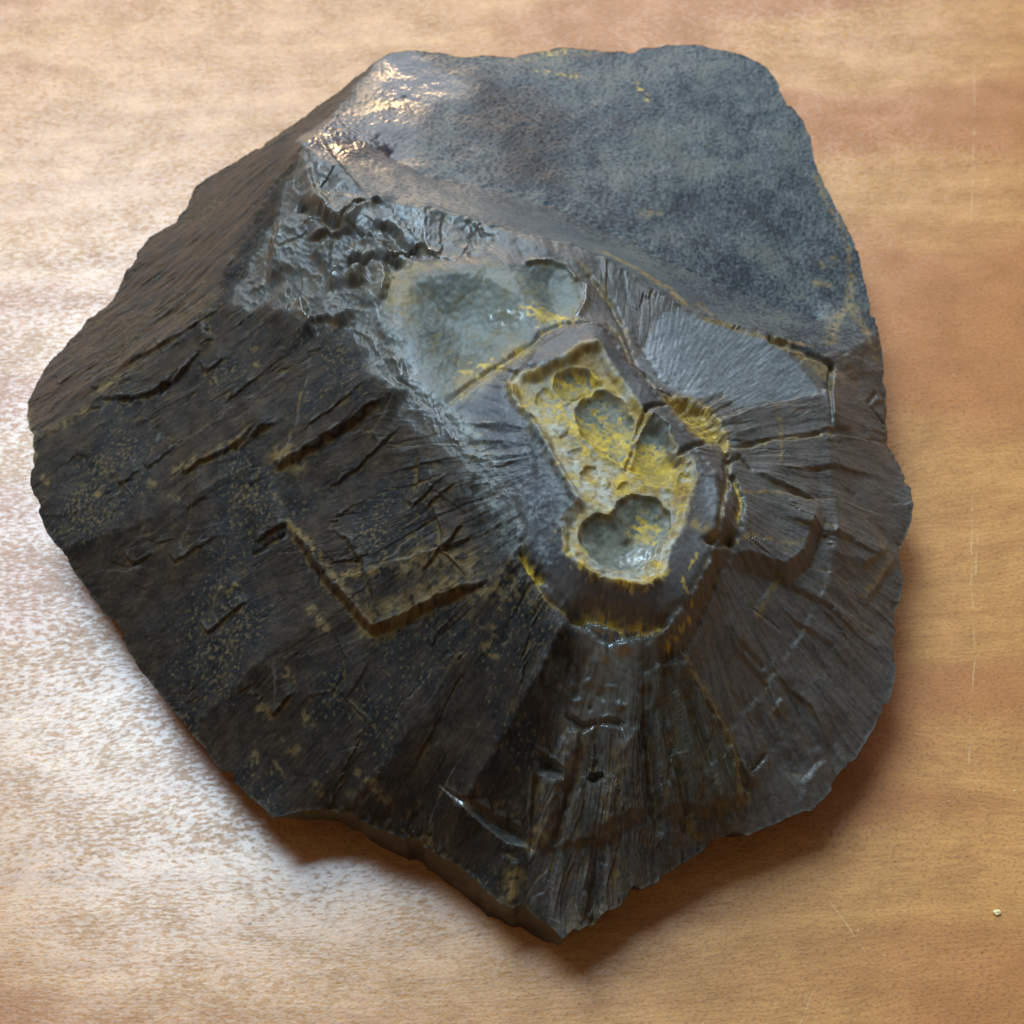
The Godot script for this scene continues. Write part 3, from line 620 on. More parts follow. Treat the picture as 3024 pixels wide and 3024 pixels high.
	swell([14.36, 7.73, 14.40, 8.78, 13.51, 8.75, 12.58, 8.41, 13.12, 7.31, 13.46, 7.09, 14.14, 6.88], -0.5, 1.0, true)
	swell([22.39, 4.48, 22.13, 5.29, 21.33, 5.42, 20.61, 5.27, 20.87, 4.33, 21.39, 3.64, 22.10, 3.55], 0.4, 1.0, true)
	swell([7.58, 14.41, 7.00, 14.82, 6.35, 15.22, 5.95, 14.32, 5.72, 13.60, 6.45, 12.98, 7.20, 13.77], -0.35, 1.0, true)
	swell([11.21, 20.13, 10.58, 20.79, 10.06, 20.77, 9.81, 20.51, 9.44, 19.82, 10.18, 19.61, 10.88, 19.54], -0.55, 1.0, true)
	swell([8.02, 15.87, 8.27, 13.79, 10.04, 12.05, 12.01, 12.08, 12.74, 9.87, 14.99, 8.63, 17.64, 8.88, 19.34, 10.61, 19.24, 12.80, 17.61, 14.70, 16.87, 16.49, 15.46, 18.67, 13.06, 19.47, 10.30, 18.83], 0.35, 0.8, false)
	swell([8.02, 15.87, 8.27, 13.79, 10.04, 12.05, 12.01, 12.08, 12.74, 9.87, 14.99, 8.63, 17.64, 8.88, 19.34, 10.61, 19.24, 12.80, 17.61, 14.70, 16.87, 16.49, 15.46, 18.67, 13.06, 19.47, 10.30, 18.83], -2.5, 4.2, true)
	groove([12.12, 11.83, 12.64, 12.83, 13.68, 14.11], -0.7, 0.6)
	groove([14.00, 5.36, 15.04, 1.83, 15.83, -1.15, 16.83, -3.16], 0.8, 0.25)
	groove([11.02, -6.62, 7.80, -4.44], 0.6, 0.4)
	groove([16.84, -3.43, 20.20, -5.16], 0.7, 0.3)
	groove([20.63, 2.90, 24.11, -0.03], 0.7, 0.3)
	groove([2.62, 0.46, 5.60, 6.95, 7.89, 11.41], -0.6, 0.5)
	swell([4.32, -1.83, 4.10, -1.25, 3.61, -1.09, 3.22, -1.50, 3.23, -2.13, 3.63, -2.54, 4.12, -2.36], -0.1, 1.0, true)
	swell([7.63, 3.88, 7.27, 4.79, 6.52, 5.08, 5.94, 4.58, 5.96, 3.62, 6.58, 2.97, 7.32, 3.08], 0.15, 1.0, true)
	swell([11.30, 8.06, 11.01, 8.75, 10.41, 9.00, 9.94, 8.65, 9.97, 7.91, 10.47, 7.39, 11.06, 7.46], -0.1, 1.0, true)
	swell([14.30, 7.10, 13.87, 8.08, 12.99, 8.45, 12.33, 7.90, 12.37, 6.88, 13.09, 6.13, 13.95, 6.25], 0.15, 1.0, true)
	swell([22.40, 7.01, 22.03, 7.80, 21.29, 8.07, 20.73, 7.63, 20.79, 6.78, 21.40, 6.20, 22.12, 6.31], -0.1, 1.0, true)
	swell([8.00, 17.58, 7.76, 17.98, 7.24, 17.90, 6.82, 17.48, 6.83, 16.96, 7.25, 16.82, 7.77, 17.08], 0.15, 1.0, true)
	groove([9.19, 24.29, 12.82, 25.04, 15.14, 24.81], -0.5, 0.6)
	swell([18.83, -6.09, 22.49, -8.27, 25.32, -7.26, 27.09, -5.30, 27.92, -2.07, 26.97, 1.35, 25.72, -1.26, 23.66, -0.40, 21.85, -1.97, 20.10, -4.00], -1.9, 1.6, false)
	groove([27.78, 3.70, 28.64, 6.56, 27.78, 9.97], 1.2, 0.5)
	groove([23.83, 14.30, 25.30, 13.73, 26.86, 12.23], 1.4, 0.6)
	groove([7.89, 23.35, 10.63, 23.46, 12.79, 24.41, 15.35, 24.57, 17.65, 24.32], 1.8, 0.9)
	groove([1.20, 16.52, 2.34, 18.62, 3.53, 19.43], 1.4, 0.7)
	groove([45.09, -22.19, 40.67, -23.00, 36.14, -23.38], 1.0, 0.6)
	groove([45.09, -22.19, 44.26, -17.96], 0.9, 0.35)
	groove([27.33, 0.27, 26.52, 3.38, 27.06, 6.02], 0.7, 0.3)
	stroke(yellow, [6.03, -5.63, 7.85, -6.79, 9.66, -6.72], 1, 2.2, 0.3, 0.5)
	stroke(yellow, [8.61, -0.00, 9.90, 1.45, 11.22, 2.34, 13.51, 0.47], 1, 2.6, 0.3, 0.5)
	stroke(yellow, [10.94, -3.47, 13.61, -2.19], 0.7, 2, 0.5, 0.5)
	stroke(yellow, [15.13, 4.95, 16.55, 3.21, 17.86, 4.06, 19.60, 5.34], 1, 3.0, 0.3, 0.5)
	stroke(yellow, [16.41, 6.54, 19.07, 6.94], 0.9, 1.6, 0.3, 0.5)
	stroke(yellow, [5.98, -2.46, 6.41, -1.39], 1, 1.2, 0.3, 0.5)
	stroke(yellow, [13.27, 7.25, 13.68, 8.21], 1, 1.2, 0.3, 0.5)
	stroke(yellow, [15.77, 11.13, 15.23, 13.64, 16.54, 13.91], 0.7, 1.6, 0.4, 0.5)
	stroke(yellow, [1.09, -6.03, 1.98, -4.04, 3.08, -1.83], 0.7, 1.3, 0.6, 0.5)
	stroke(yellow, [4.80, 2.09, 5.43, 3.91], 0.6, 1, 0.6, 0.5)
	stroke(yellow, [6.26, 6.51, 7.76, 7.85], 0.7, 1, 0.6, 0.5)
	stroke(yellow, [6.34, 17.09, 9.02, 20.31, 12.80, 21.35, 15.77, 21.29, 18.07, 19.08, 17.27, 17.38], 0.6, 0.8, 0.4, 0.2)
	stroke(yellow, [20.56, 8.49, 19.93, 12.22, 21.14, 10.37], 0.6, 1.1, 0.5, 0.5)
	stroke(yellow, [5.95, 14.67, 6.14, 17.04], 0.6, 1, 0.5, 0.5)
	stroke(yellow, [23.07, -2.02, 24.73, -1.35], 1, 1.4, 0.2, 0.5)
	stroke(yellow, [2.49, -19.17, 4.11, -17.42, 6.44, -17.13], 0.8, 2.0, 0.5, 0.5)
	stroke(yellow, [-6.02, -9.40, -4.42, -10.13, -2.13, -10.02, 0.84, -11.88], 0.65, 1.8, 0.5, 0.5)
	stroke(yellow, [-7.09, -5.81, -4.40, -8.42], 0.55, 1.6, 0.6, 0.5)
	stroke(ochre, [-16.86, -25.54, -15.20, -20.84, -14.63, -18.37], 0.8, 1.5, 0.5, 0.5)
	stroke(ochre, [-16.37, -25.46, -13.54, -27.17, -10.64, -27.15], 0.7, 1.6, 0.5, 0.5)
	stroke(ochre, [-4.75, -0.18, -3.16, 3.50], 0.5, 1.4, 0.7, 0.5)
	stroke(yellow, [1.20, 16.52, 2.34, 18.62, 3.53, 19.43], 0.85, 0.55, 0.05, 0.15)
	stroke(yellow, [28.04, 4.32, 28.72, 6.51, 27.80, 9.64], 0.9, 0.4, 0.05, 0.15)
	stroke(yellow, [7.89, 23.49, 10.63, 23.46, 12.79, 24.41, 15.35, 24.57, 17.44, 24.49], 0.85, 0.6, 0.05, 0.15)
	stroke(yellow, [18.31, 26.42, 19.60, 25.32, 20.18, 24.30], 0.6, 0.5, 0.1, 0.2)
	stroke(yellow, [19.99, 24.73, 21.78, 22.23], 0.7, 0.3, 0.3, 0.2)
	stroke(yellow, [20.27, 19.92, 21.22, 18.04, 22.17, 16.39], 0.75, 0.3, 0.2, 0.15)
	stroke(yellow, [20.48, 20.29, 21.40, 21.72], 0.75, 0.25, 0.2, 0.15)
	stroke(ochre, [22.16, 12.18, 24.33, 13.12], 0.9, 0.7, 0.4, 0.5)
	stroke(ochre, [-7.75, -4.72, -3.72, -8.39, -0.76, -10.51, 2.45, -12.79, 4.08, -14.74, 6.86, -15.81, 10.64, -16.93, 12.55, -16.77], 0.75, 0.32, 0.15, 0.3)
	stroke(ochre, [12.46, -18.15, 13.84, -16.80, 15.08, -10.65, 16.95, -9.55, 18.19, -7.15, 20.42, -7.35, 23.00, -8.51, 25.57, -7.37, 26.84, -5.21], 0.75, 0.32, 0.15, 0.3)
	stroke(ochre, [27.50, 1.04, 27.18, 3.21, 25.78, 8.77, 25.00, 13.06, 23.83, 14.33], 0.75, 0.32, 0.15, 0.3)
	stroke(ochre, [-0.25, -4.31, -0.48, -5.87, 0.65, -8.03], 0.75, 0.32, 0.15, 0.3)
	stroke(ochre, [10.40, -27.14, 13.24, -23.59, 15.27, -19.25], 0.75, 0.32, 0.15, 0.3)
	stroke(ochre, [8.70, -29.72, 12.28, -25.93, 13.44, -23.58], 0.75, 0.32, 0.15, 0.3)
	stroke(ochre, [-0.53, -6.34, 0.37, -3.63, 3.01, 0.33], 0.5, 0.5, 0.5, 0.5)
	stroke(ochre, [1.21, 14.90, 2.15, 18.76, 4.03, 21.63, 7.18, 23.62, 8.45, 24.07], 0.7, 0.35, 0.2, 0.3)
	stroke(ochre, [12.23, -35.96, 15.20, -34.11, 18.37, -31.60, 21.34, -29.94, 23.57, -26.51], 1, 0.85, 0.3, 0.6)
	stroke(ochre, [26.06, -27.63, 27.13, -25.92], 0.7, 0.9, 0.5, 0.5)
	stroke(ochre, [25.81, -24.14, 31.43, -23.54, 35.87, -23.31, 42.14, -24.86], 0.9, 0.4, 0.2, 0.5)
	stroke(ochre, [36.93, -23.33, 40.59, -22.11, 44.69, -21.13], 0.9, 0.9, 0.2, 0.5)
	stroke(ochre, [40.59, -22.11, 44.67, -18.61], 0.8, 0.7, 0.3, 0.5)
	stroke(ochre, [45.76, -27.69, 48.21, -35.21, 51.23, -40.00, 52.49, -34.04], 0.8, 0.9, 0.4, 0.5)
	stroke(ochre, [51.34, -40.80, 52.28, -45.77], 0.7, 0.7, 0.4, 0.5)
	stroke(ochre, [52.81, -34.18, 53.39, -30.63, 53.80, -28.71], 0.8, 0.6, 0.3, 0.5)
	stroke(ochre, [46.69, -48.27, 48.25, -46.98, 49.93, -49.08], 0.7, 0.5, 0.5, 0.5)
	stroke(ochre, [46.67, -43.32, 48.10, -43.39], 0.8, 0.6, 0.3, 0.5)
	stroke(ochre, [48.96, -66.49, 50.10, -60.78, 52.33, -54.93, 52.28, -47.20], 0.6, 0.6, 0.4, 0.5)
	stroke(ochre, [46.15, -20.77, 47.94, -23.03], 0.5, 2.0, 0.5, 0.5)
	stroke(yellow, [4.75, -92.84, 7.17, -92.52, 9.61, -93.42], 0.7, 1.0, 0.4, 0.5)
	stroke(yellow, [3.78, -87.55, 10.63, -86.06], 0.6, 0.8, 0.5, 0.5)
	stroke(yellow, [20.70, -84.98, 22.28, -80.92], 0.6, 0.7, 0.5, 0.5)
	stroke(ochre, [1.71, -90.63, 8.99, -92.63, 15.38, -93.31], 0.5, 1.4, 0.6, 0.5)
	stroke(ochre, [10.59, -86.57, 12.35, -85.70], 0.5, 0.6, 0.5, 0.5)
	stroke(ochre, [19.86, -52.73, 22.13, -53.25], 0.7, 0.7, 0.5, 0.5)
	stroke(ochre, [21.35, 26.70, 22.85, 28.51, 24.83, 30.32, 26.60, 32.43, 28.06, 35.02, 28.39, 38.08], 0.85, 0.42, 0.3, 0.4)
	stroke(ochre, [28.20, 39.18, 29.87, 38.20], 0.7, 0.5, 0.5, 0.5)
	stroke(ochre, [21.94, 41.61, 22.96, 42.83], 0.8, 0.5, 0.3, 0.5)
	stroke(ochre, [2.64, 43.61, 2.21, 45.01], 0.9, 0.5, 0.3, 0.5)
	stroke(ochre, [-0.22, 48.33, 0.44, 48.00, -0.44, 50.18], 0.9, 0.8, 0.3, 0.5)
	stroke(ochre, [13.11, 46.31, 12.90, 48.20], 0.8, 0.6, 0.4, 0.5)
	stroke(ochre, [6.77, 34.07, 8.74, 34.80, 7.01, 37.60], 0.5, 0.7, 0.5, 0.5)
	stroke(ochre, [13.14, 35.74, 12.11, 39.21, 11.72, 42.76], 0.45, 0.8, 0.6, 0.5)
	stroke(ochre, [3.07, 39.55, 3.53, 44.87], 0.4, 1.2, 0.6, 0.5)
	stroke(ochre, [6.64, 53.83, 9.97, 52.22, 15.64, 49.11], 0.3, 0.8, 0.6, 0.5)
	stroke(ochre, [-30.89, -3.31, -27.82, -0.94], 0.6, 1.1, 0.3, 0.5)
	stroke(ochre, [-45.91, -5.31, -42.44, -5.37, -35.96, -6.58], 0.5, 0.7, 0.4, 0.5)
	stroke(ochre, [-18.59, 20.54, -15.59, 20.06, -11.73, 19.18, -9.47, 18.85], 0.5, 1.0, 0.4, 0.5)
	stroke(ochre, [-29.01, 6.19, -26.45, 9.29, -20.96, 16.67], 0.6, 0.35, 0.3, 0.5)
	stroke(ochre, [-12.89, 15.48, -8.38, 15.62, -5.04, 16.80], 0.5, 1.6, 0.4, 0.5)
	stroke(ochre, [-9.47, 18.85, -5.03, 19.46, -1.11, 20.03], 0.5, 1.5, 0.5, 0.5)
	stroke(ochre, [-20.76, 15.01, -18.65, 15.42, -17.26, 15.66], 0.8, 0.5, 0.3, 0.5)
	stroke(ochre, [-71.47, -22.78, -70.23, -18.33, -68.72, -12.12], 0.5, 0.5, 0.4, 0.5)
	stroke(ochre, [-69.86, -17.68, -66.01, -18.24, -61.84, -20.50], 0.5, 0.7, 0.5, 0.5)
	stroke(ochre, [-59.95, -23.38, -57.75, -24.06], 0.7, 0.9, 0.4, 0.5)
	stroke(ochre, [-35.62, -21.77, -34.72, -20.74], 0.5, 0.35, 0.4, 0.7)
	stroke(ochre, [-35.34, -18.79, -34.46, -17.81], 0.5, 0.35, 0.4, 0.7)
	stroke(ochre, [-61.12, -7.60, -60.16, -6.75], 0.5, 0.35, 0.4, 0.7)
	stroke(ochre, [-57.97, -5.33, -56.99, -4.43], 0.5, 0.35, 0.4, 0.7)
	stroke(ochre, [-55.07, -6.76, -54.09, -5.82], 0.5, 0.35, 0.4, 0.7)
	stroke(ochre, [-49.47, -4.46, -48.54, -3.56], 0.5, 0.35, 0.4, 0.7)
	stroke(ochre, [-46.14, -1.52, -45.24, -0.66], 0.5, 0.35, 0.4, 0.7)
	stroke(ochre, [-56.00, -1.38, -55.02, -0.47], 0.5, 0.35, 0.4, 0.7)
	stroke(ochre, [-30.53, 2.76, -29.75, 3.48], 0.5, 0.35, 0.4, 0.7)
	stroke(ochre, [-67.14, -10.13, -66.17, -9.29], 0.5, 0.35, 0.4, 0.7)
	stroke(ochre, [-69.19, -17.92, -68.23, -17.11], 0.5, 0.35, 0.4, 0.7)
	stroke(ochre, [-25.58, 17.23, -24.85, 17.83], 0.5, 0.35, 0.4, 0.7)
	stroke(ochre, [-24.34, 19.14, -23.63, 19.69], 0.5, 0.35, 0.4, 0.7)
	stroke(ochre, [-35.91, 12.44, -35.11, 13.12], 0.5, 0.35, 0.4, 0.7)
	stroke(ochre, [-37.69, 12.48, -36.89, 13.16], 0.5, 0.35, 0.4, 0.7)
	stroke(ochre, [-33.54, 32.91, -32.50, 33.73], 0.5, 0.4, 0.4, 0.9)
	stroke(ochre, [-30.14, 34.33, -29.14, 35.08], 0.5, 0.4, 0.4, 0.9)
	stroke(ochre, [-28.86, 24.45, -27.88, 25.17], 0.5, 0.4, 0.4, 0.9)
	stroke(ochre, [-25.41, 17.91, -24.40, 18.77], 0.5, 0.4, 0.4, 0.9)
	stroke(ochre, [-24.20, 19.57, -23.21, 20.37], 0.5, 0.4, 0.4, 0.9)
	stroke(ochre, [-19.32, 36.09, -18.34, 36.86], 0.5, 0.4, 0.4, 0.9)
	stroke(ochre, [-17.72, 37.77, -16.80, 38.34], 0.5, 0.4, 0.4, 0.9)
	stroke(ochre, [-16.61, 38.32, -15.68, 38.90], 0.5, 0.4, 0.4, 0.9)
	stroke(ochre, [-25.03, 37.36, -24.07, 38.00], 0.5, 0.4, 0.4, 0.9)
	stroke(ochre, [-11.08, 43.16, -10.13, 43.83], 0.5, 0.4, 0.4, 0.9)
	stroke(ochre, [-26.07, 29.76, -25.08, 30.50], 0.5, 0.4, 0.4, 0.9)
	stroke(ochre, [-28.70, 32.14, -27.71, 32.88], 0.5, 0.4, 0.4, 0.9)
	stroke(ochre, [-32.49, 27.45, -31.49, 28.20], 0.5, 0.4, 0.4, 0.9)
	stroke(ochre, [-3.06, 25.99, -2.15, 26.75], 0.5, 0.4, 0.4, 0.9)
	stroke(ochre, [-2.84, 23.45, -1.94, 24.18], 0.5, 0.4, 0.4, 0.9)
	stroke(pale, [-18.68, -22.40, -17.55, -19.56, -14.96, -14.86, -12.96, -11.22, -12.39, -7.80, -8.88, -4.51, -5.42, -0.25, -2.05, 5.02], 0.6, 1.1, 0.4, 0.5)
	stroke(pale, [-17.75, -12.44, -16.20, -9.55, -14.70, -7.04], 0.6, 1.1, 0.4, 0.5)
	stroke(pale, [-16.99, -28.00, -17.75, -23.85, -18.65, -21.80], 0.4, 1.0, 0.4, 0.5)
	stroke(pale, [2.62, 0.23, 5.60, 6.95, 7.47, 11.38, 6.17, 13.61], 0.6, 1.4, 0.4, 0.5)
	stroke(pale, [16.92, 15.30, 18.33, 13.41, 19.57, 10.58], 0.6, 0.6, 0.4, 0.5)
	stroke(pale, [8.20, 17.64, 11.13, 19.65, 14.55, 19.76], 0.6, 0.6, 0.4, 0.5)
	stroke(pale, [19.00, -0.78, 19.33, 1.78], 0.5, 0.8, 0.4, 0.5)
	stroke(pale, [4.69, -6.58, 5.11, -4.00, 7.27, -0.10, 8.98, 2.66], 0.7, 1.8, 0.4, 0.5)
	stroke(pale, [0.62, 11.07, 2.34, 14.59, 0.40, 14.75], 0.4, 2, 0.6, 0.5)
	stroke(pale, [-4.64, 7.03, -1.55, 10.50, 0.19, 14.72], 0.4, 2.2, 0.6, 0.5)
	stroke(pale, [9.19, 24.45, 12.84, 25.49, 14.09, 24.92], 0.5, 1.6, 0.3, 0.5)
	stroke(pale, [13.37, 28.21, 15.53, 27.99], 0.6, 1, 0.3, 0.5)
	stroke(pale, [5.15, 29.72, 7.81, 30.78, 10.86, 31.78, 14.11, 30.74], 0.35, 2.2, 0.5, 0.5)
	stroke(pale, [10.89, 33.09, 13.74, 33.20], 0.5, 0.7, 0.4, 0.5)
	stroke(pale, [28.05, -5.01, 28.56, -2.33, 28.09, 0.16], 0.5, 0.5, 0.3, 0.5)
	stroke(gloss, [9.85, 24.71, 12.01, 26.05, 12.05, 27.27], 0.95, 2.2, 0.0, 0.2)
	stroke(gloss, [2.09, -28.26, 5.26, -28.96, 7.43, -28.04, 8.61, -26.24], 0.95, 0.5, 0.0, 0.2)
	stroke(gloss, [10.04, -25.26, 9.82, -22.30, 8.73, -18.88], 0.95, 0.5, 0.0, 0.2)
	stroke(gloss, [13.12, 17.79, 15.35, 16.25, 15.70, 18.14], 0.95, 1.6, 0.0, 0.2)
	stroke(gloss, [-32.07, -63.93, -28.91, -57.62, -25.10, -55.76], 0.95, 1.5, 0.0, 0.2)
	stroke(gloss, [-15.98, -32.11, -14.21, -31.04], 0.95, 0.6, 0.0, 0.2)
	stroke(gloss, [-24.70, -26.07, -24.33, -28.84], 0.95, 0.5, 0.0, 0.2)
	stroke(gloss, [-29.51, -27.53, -28.46, -23.80, -26.42, -20.33], 0.95, 0.5, 0.0, 0.2)
	stroke(gloss, [50.31, 3.63, 50.86, 1.52], 0.95, 0.5, 0.0, 0.2)
	stroke(gloss, [-1.95, -18.91, 0.39, -17.93], 0.95, 1.2, 0.0, 0.2)
	fill(ochre, [18.83, -6.09, 22.49, -8.27, 25.32, -7.26, 27.09, -5.30, 27.92, -2.07, 26.97, 1.35, 25.72, -1.26, 23.66, -0.40, 21.85, -1.97, 20.10, -4.00], 0.85, 1.2)
	fill(yellow, [21.96, -3.07, 23.99, -3.86, 25.88, -2.90, 27.14, -0.48, 26.86, 1.12, 25.72, -1.26, 23.67, -0.57], 0.62, 1.2)
	fill(yellow, [14.46, 5.04, 15.23, 2.58, 16.60, 2.16, 18.83, 2.63, 20.11, 4.27, 19.34, 6.14, 17.33, 5.90, 15.78, 5.63], 0.85, 1.0)
	fill(yellow, [5.36, -6.34, 6.49, -6.92, 7.15, -5.70, 8.73, -5.56, 9.88, -6.49, 10.55, -6.04, 9.62, -4.89, 6.89, -3.70, 5.56, -4.54], 0.75, 0.8)
	fill(yellow, [7.83, -0.17, 9.52, -0.89, 10.83, 0.27, 10.54, 2.43, 9.00, 2.10, 7.91, 1.18], 0.85, 1.2)
	fill(yellow, [10.47, -2.86, 13.21, -3.74, 14.46, -0.72, 13.01, 2.11, 11.70, 1.22], 0.5, 2)
	fill(ochre, [-6.84, -4.41, -6.46, -8.56, -3.73, -10.09, -0.54, -11.95, 2.23, -13.82, 3.61, -14.17, 1.98, -11.55, -0.99, -10.23, -3.72, -8.11], 0.75, 2.0)
	fill(yellow, [2.51, -20.54, 4.13, -18.78, 6.98, -19.68, 8.09, -17.76, 4.08, -14.74, 3.18, -17.34], 0.55, 1.4)
	fill(ochre, [-16.89, -26.23, -14.31, -28.03, -11.12, -27.19, -12.94, -24.78, -13.56, -21.79, -14.65, -18.95, -15.34, -18.45], 0.6, 1.8)
	fill(ochre, [5.83, -8.15, 8.85, -11.59, 10.90, -11.42, 12.00, -8.90, 10.81, -7.14, 8.79, -8.88], 0.8, 1.2)
	fill(ochre, [19.93, 7.82, 22.47, 6.49, 21.40, 9.62, 20.58, 12.60, 18.66, 15.73, 19.49, 12.27], 0.85, 1.0)
	fill(ochre, [5.93, 16.96, 8.61, 19.49, 12.37, 20.95, 15.79, 20.63, 18.07, 19.08, 17.09, 20.82, 12.82, 21.66, 9.02, 20.45], 0.75, 0.8)
	fill(ochre, [0.42, -5.43, 2.66, -6.51, 3.76, -3.47, 2.85, -0.63, 1.09, -3.10], 0.55, 1.2)
	stroke(ochre, [-21.19, 17.45, -18.83, 19.67, -17.21, 19.57, -11.73, 18.79], 0.4, 0.7, 0.4, 0.5)
	stroke(ochre, [-18.59, 20.32, -16.27, 21.94, -11.71, 20.41, -8.35, 19.30], 0.6, 0.9, 0.2, 0.5)
	stroke(ochre, [25.25, 14.23, 29.70, 10.82, 34.91, 10.07, 37.55, 9.20], 0.85, 0.28, 0.3, 0.25)
	stroke(ochre, [28.02, -1.36, 35.11, -5.44, 43.52, -9.44], 0.85, 0.28, 0.3, 0.25)
	stroke(ochre, [35.28, -10.94, 35.68, -7.25, 34.98, -1.37], 0.85, 0.28, 0.3, 0.25)
	stroke(ochre, [29.31, 5.00, 35.40, 2.91, 40.45, 1.93], 0.85, 0.28, 0.3, 0.25)
	stroke(ochre, [30.57, 19.29, 33.72, 13.98], 0.85, 0.28, 0.3, 0.25)
	stroke(ochre, [46.24, 12.09, 51.71, 5.00], 0.85, 0.28, 0.3, 0.25)
	fill(pale, [8.76, 24.31, 10.23, 23.92, 12.80, 24.76, 14.72, 24.78, 15.41, 27.54, 14.24, 28.35, 10.77, 27.73, 9.89, 26.22], 0.45, 1.0)
	fill(gloss, [8.76, 24.31, 10.23, 23.92, 12.80, 24.76, 14.72, 24.78, 15.41, 27.54, 14.24, 28.35, 10.77, 27.73, 9.89, 26.22], 0.55, 1.5)
	swell([9.19, 24.62, 11.36, 25.56, 12.06, 27.58, 10.77, 27.73], 0.9, 0.8, false)
	swell([12.00, 25.75, 14.10, 25.21, 14.60, 26.53, 12.70, 27.60], 0.9, 0.8, false)
	swell([10.24, 24.20, 14.51, 24.78, 14.10, 25.06, 11.97, 25.16], 0.9, 0.8, false)
	groove([9.19, 24.45, 11.57, 25.72, 12.83, 25.35, 14.52, 24.92], 0.7, 0.4)
	fill(pale, [4.71, 29.81, 7.77, 28.95, 10.81, 29.17, 14.95, 29.76, 14.79, 31.70, 13.53, 33.38, 10.46, 33.11, 8.29, 33.93, 6.52, 32.36], 0.3, 2.0)
	fill(gloss, [4.71, 29.81, 7.77, 28.95, 10.81, 29.17, 14.95, 29.76, 14.79, 31.70, 13.53, 33.38, 10.46, 33.11, 8.29, 33.93, 6.52, 32.36], 0.3, 2.5)
	swell([6.42, 29.77, 6.01, 30.23, 5.18, 30.40, 4.76, 30.09, 5.18, 29.64, 6.01, 29.48], -0.9, 0.9, false)
	swell([7.93, 30.15, 6.87, 30.32, 6.29, 29.98, 6.77, 29.39, 7.83, 29.18, 8.40, 29.63], 0.8, 0.9, false)
	swell([8.58, 30.17, 7.84, 29.57, 8.35, 28.91, 9.60, 28.82, 10.33, 29.44, 9.81, 30.12], 0.8, 0.9, false)
	swell([10.02, 30.43, 10.31, 29.62, 11.13, 29.49, 11.65, 30.19, 11.35, 31.00, 10.53, 31.12], -0.9, 0.9, false)
	swell([11.43, 29.45, 12.45, 29.36, 13.14, 29.72, 12.81, 30.17, 11.78, 30.27, 11.10, 29.91], 0.8, 0.9, false)
	swell([8.16, 30.50, 9.03, 30.98, 8.68, 31.58, 7.45, 31.72, 6.58, 31.34, 6.95, 30.72], 0.8, 0.9, false)
	swell([10.34, 31.25, 10.16, 31.98, 9.37, 32.19, 8.76, 31.67, 8.96, 30.92, 9.75, 30.72], -0.9, 0.9, false)
	swell([13.84, 31.98, 12.86, 32.28, 12.05, 31.72, 12.24, 30.86, 13.22, 30.57, 14.02, 31.13], 0.8, 0.9, false)
	swell([11.36, 32.93, 10.36, 32.62, 10.54, 32.13, 11.72, 31.94, 12.71, 32.24, 12.52, 32.72], 0.8, 0.9, false)
	swell([6.20, 32.51, 6.27, 31.90, 7.04, 31.45, 7.71, 31.87, 7.63, 32.48, 6.87, 32.76], -0.9, 0.9, false)
	groove([12.46, -18.15, 13.84, -16.80, 15.08, -10.65, 16.95, -9.55, 18.19, -7.15, 20.42, -7.35], 0.6, 0.35)
	groove([27.50, 1.04, 27.18, 3.21, 25.78, 8.77, 25.00, 13.06, 23.83, 14.33], 0.6, 0.35)
	groove([1.21, 14.90, 2.15, 18.76, 4.03, 21.63, 7.18, 23.62, 8.45, 24.07], 0.6, 0.35)
	groove([-0.25, -4.31, -0.48, -5.87, 0.65, -8.03, 2.68, -8.19], 0.6, 0.35)
	fill(ochre, [-5.51, -5.98, -3.73, -9.26, -0.54, -11.39, 2.22, -12.86, 3.61, -14.17, 1.29, -11.03, -1.21, -9.04], 0.9, 1.2)
	fill(yellow, [5.36, -6.61, 6.96, -7.71, 9.69, -8.27, 10.81, -7.14, 9.62, -5.16, 6.90, -3.84], 0.6, 1.5)
	fill(yellow, [7.96, -0.99, 10.89, -1.86, 14.24, -0.95, 14.60, 1.63, 11.59, 4.42, 8.98, 2.66], 0.62, 1.5)
	fill(yellow, [14.48, 4.53, 16.14, 2.22, 19.30, 2.30, 20.78, 4.44, 19.06, 7.20, 15.95, 6.85], 0.75, 1.2)
	fill(yellow, [15.58, 10.43, 18.44, 10.75, 19.04, 12.36, 16.96, 14.35, 14.76, 14.43], 0.6, 2)
	fill(yellow, [0.64, -5.63, 2.67, -6.78, 4.68, -5.56, 5.51, -1.33, 4.59, 1.54, 2.63, -1.56], 0.45, 2)
	fill(yellow, [8.90, 5.85, 11.96, 6.70, 14.62, 6.81, 14.10, 8.65, 10.55, 9.47, 8.39, 8.54], 0.5, 2)
	fill(yellow, [6.03, -5.63, 9.20, -6.42, 10.51, -4.45, 7.77, -2.59], 0.55, 1.5)
	step([32.50, -0.34, 38.25, -1.76, 44.56, -5.00, 51.49, -7.99], 0.5, 3.5, 0.22, 0.15)
	groove([38.25, -1.76, 44.56, -5.00], 0.45, 0.22)
	step([32.59, 2.85, 38.53, 2.41, 45.38, -0.12, 52.55, -2.02], -0.4, 3.5, 0.22, 0.15)
	step([34.32, 6.15, 39.31, 6.88, 45.43, 5.42, 51.44, 4.89], 0.6, 3.5, 0.22, 0.15)
	groove([39.31, 6.88, 45.43, 5.42], 0.45, 0.22)
	step([34.51, 10.15, 37.88, 11.46, 42.23, 11.28, 46.08, 11.98], -0.5, 3.5, 0.22, 0.15)
	step([30.29, 12.39, 35.32, 14.48, 41.44, 15.52, 46.89, 17.66], 0.6, 3.5, 0.22, 0.15)
	groove([35.32, 14.48, 41.44, 15.52], 0.45, 0.22)
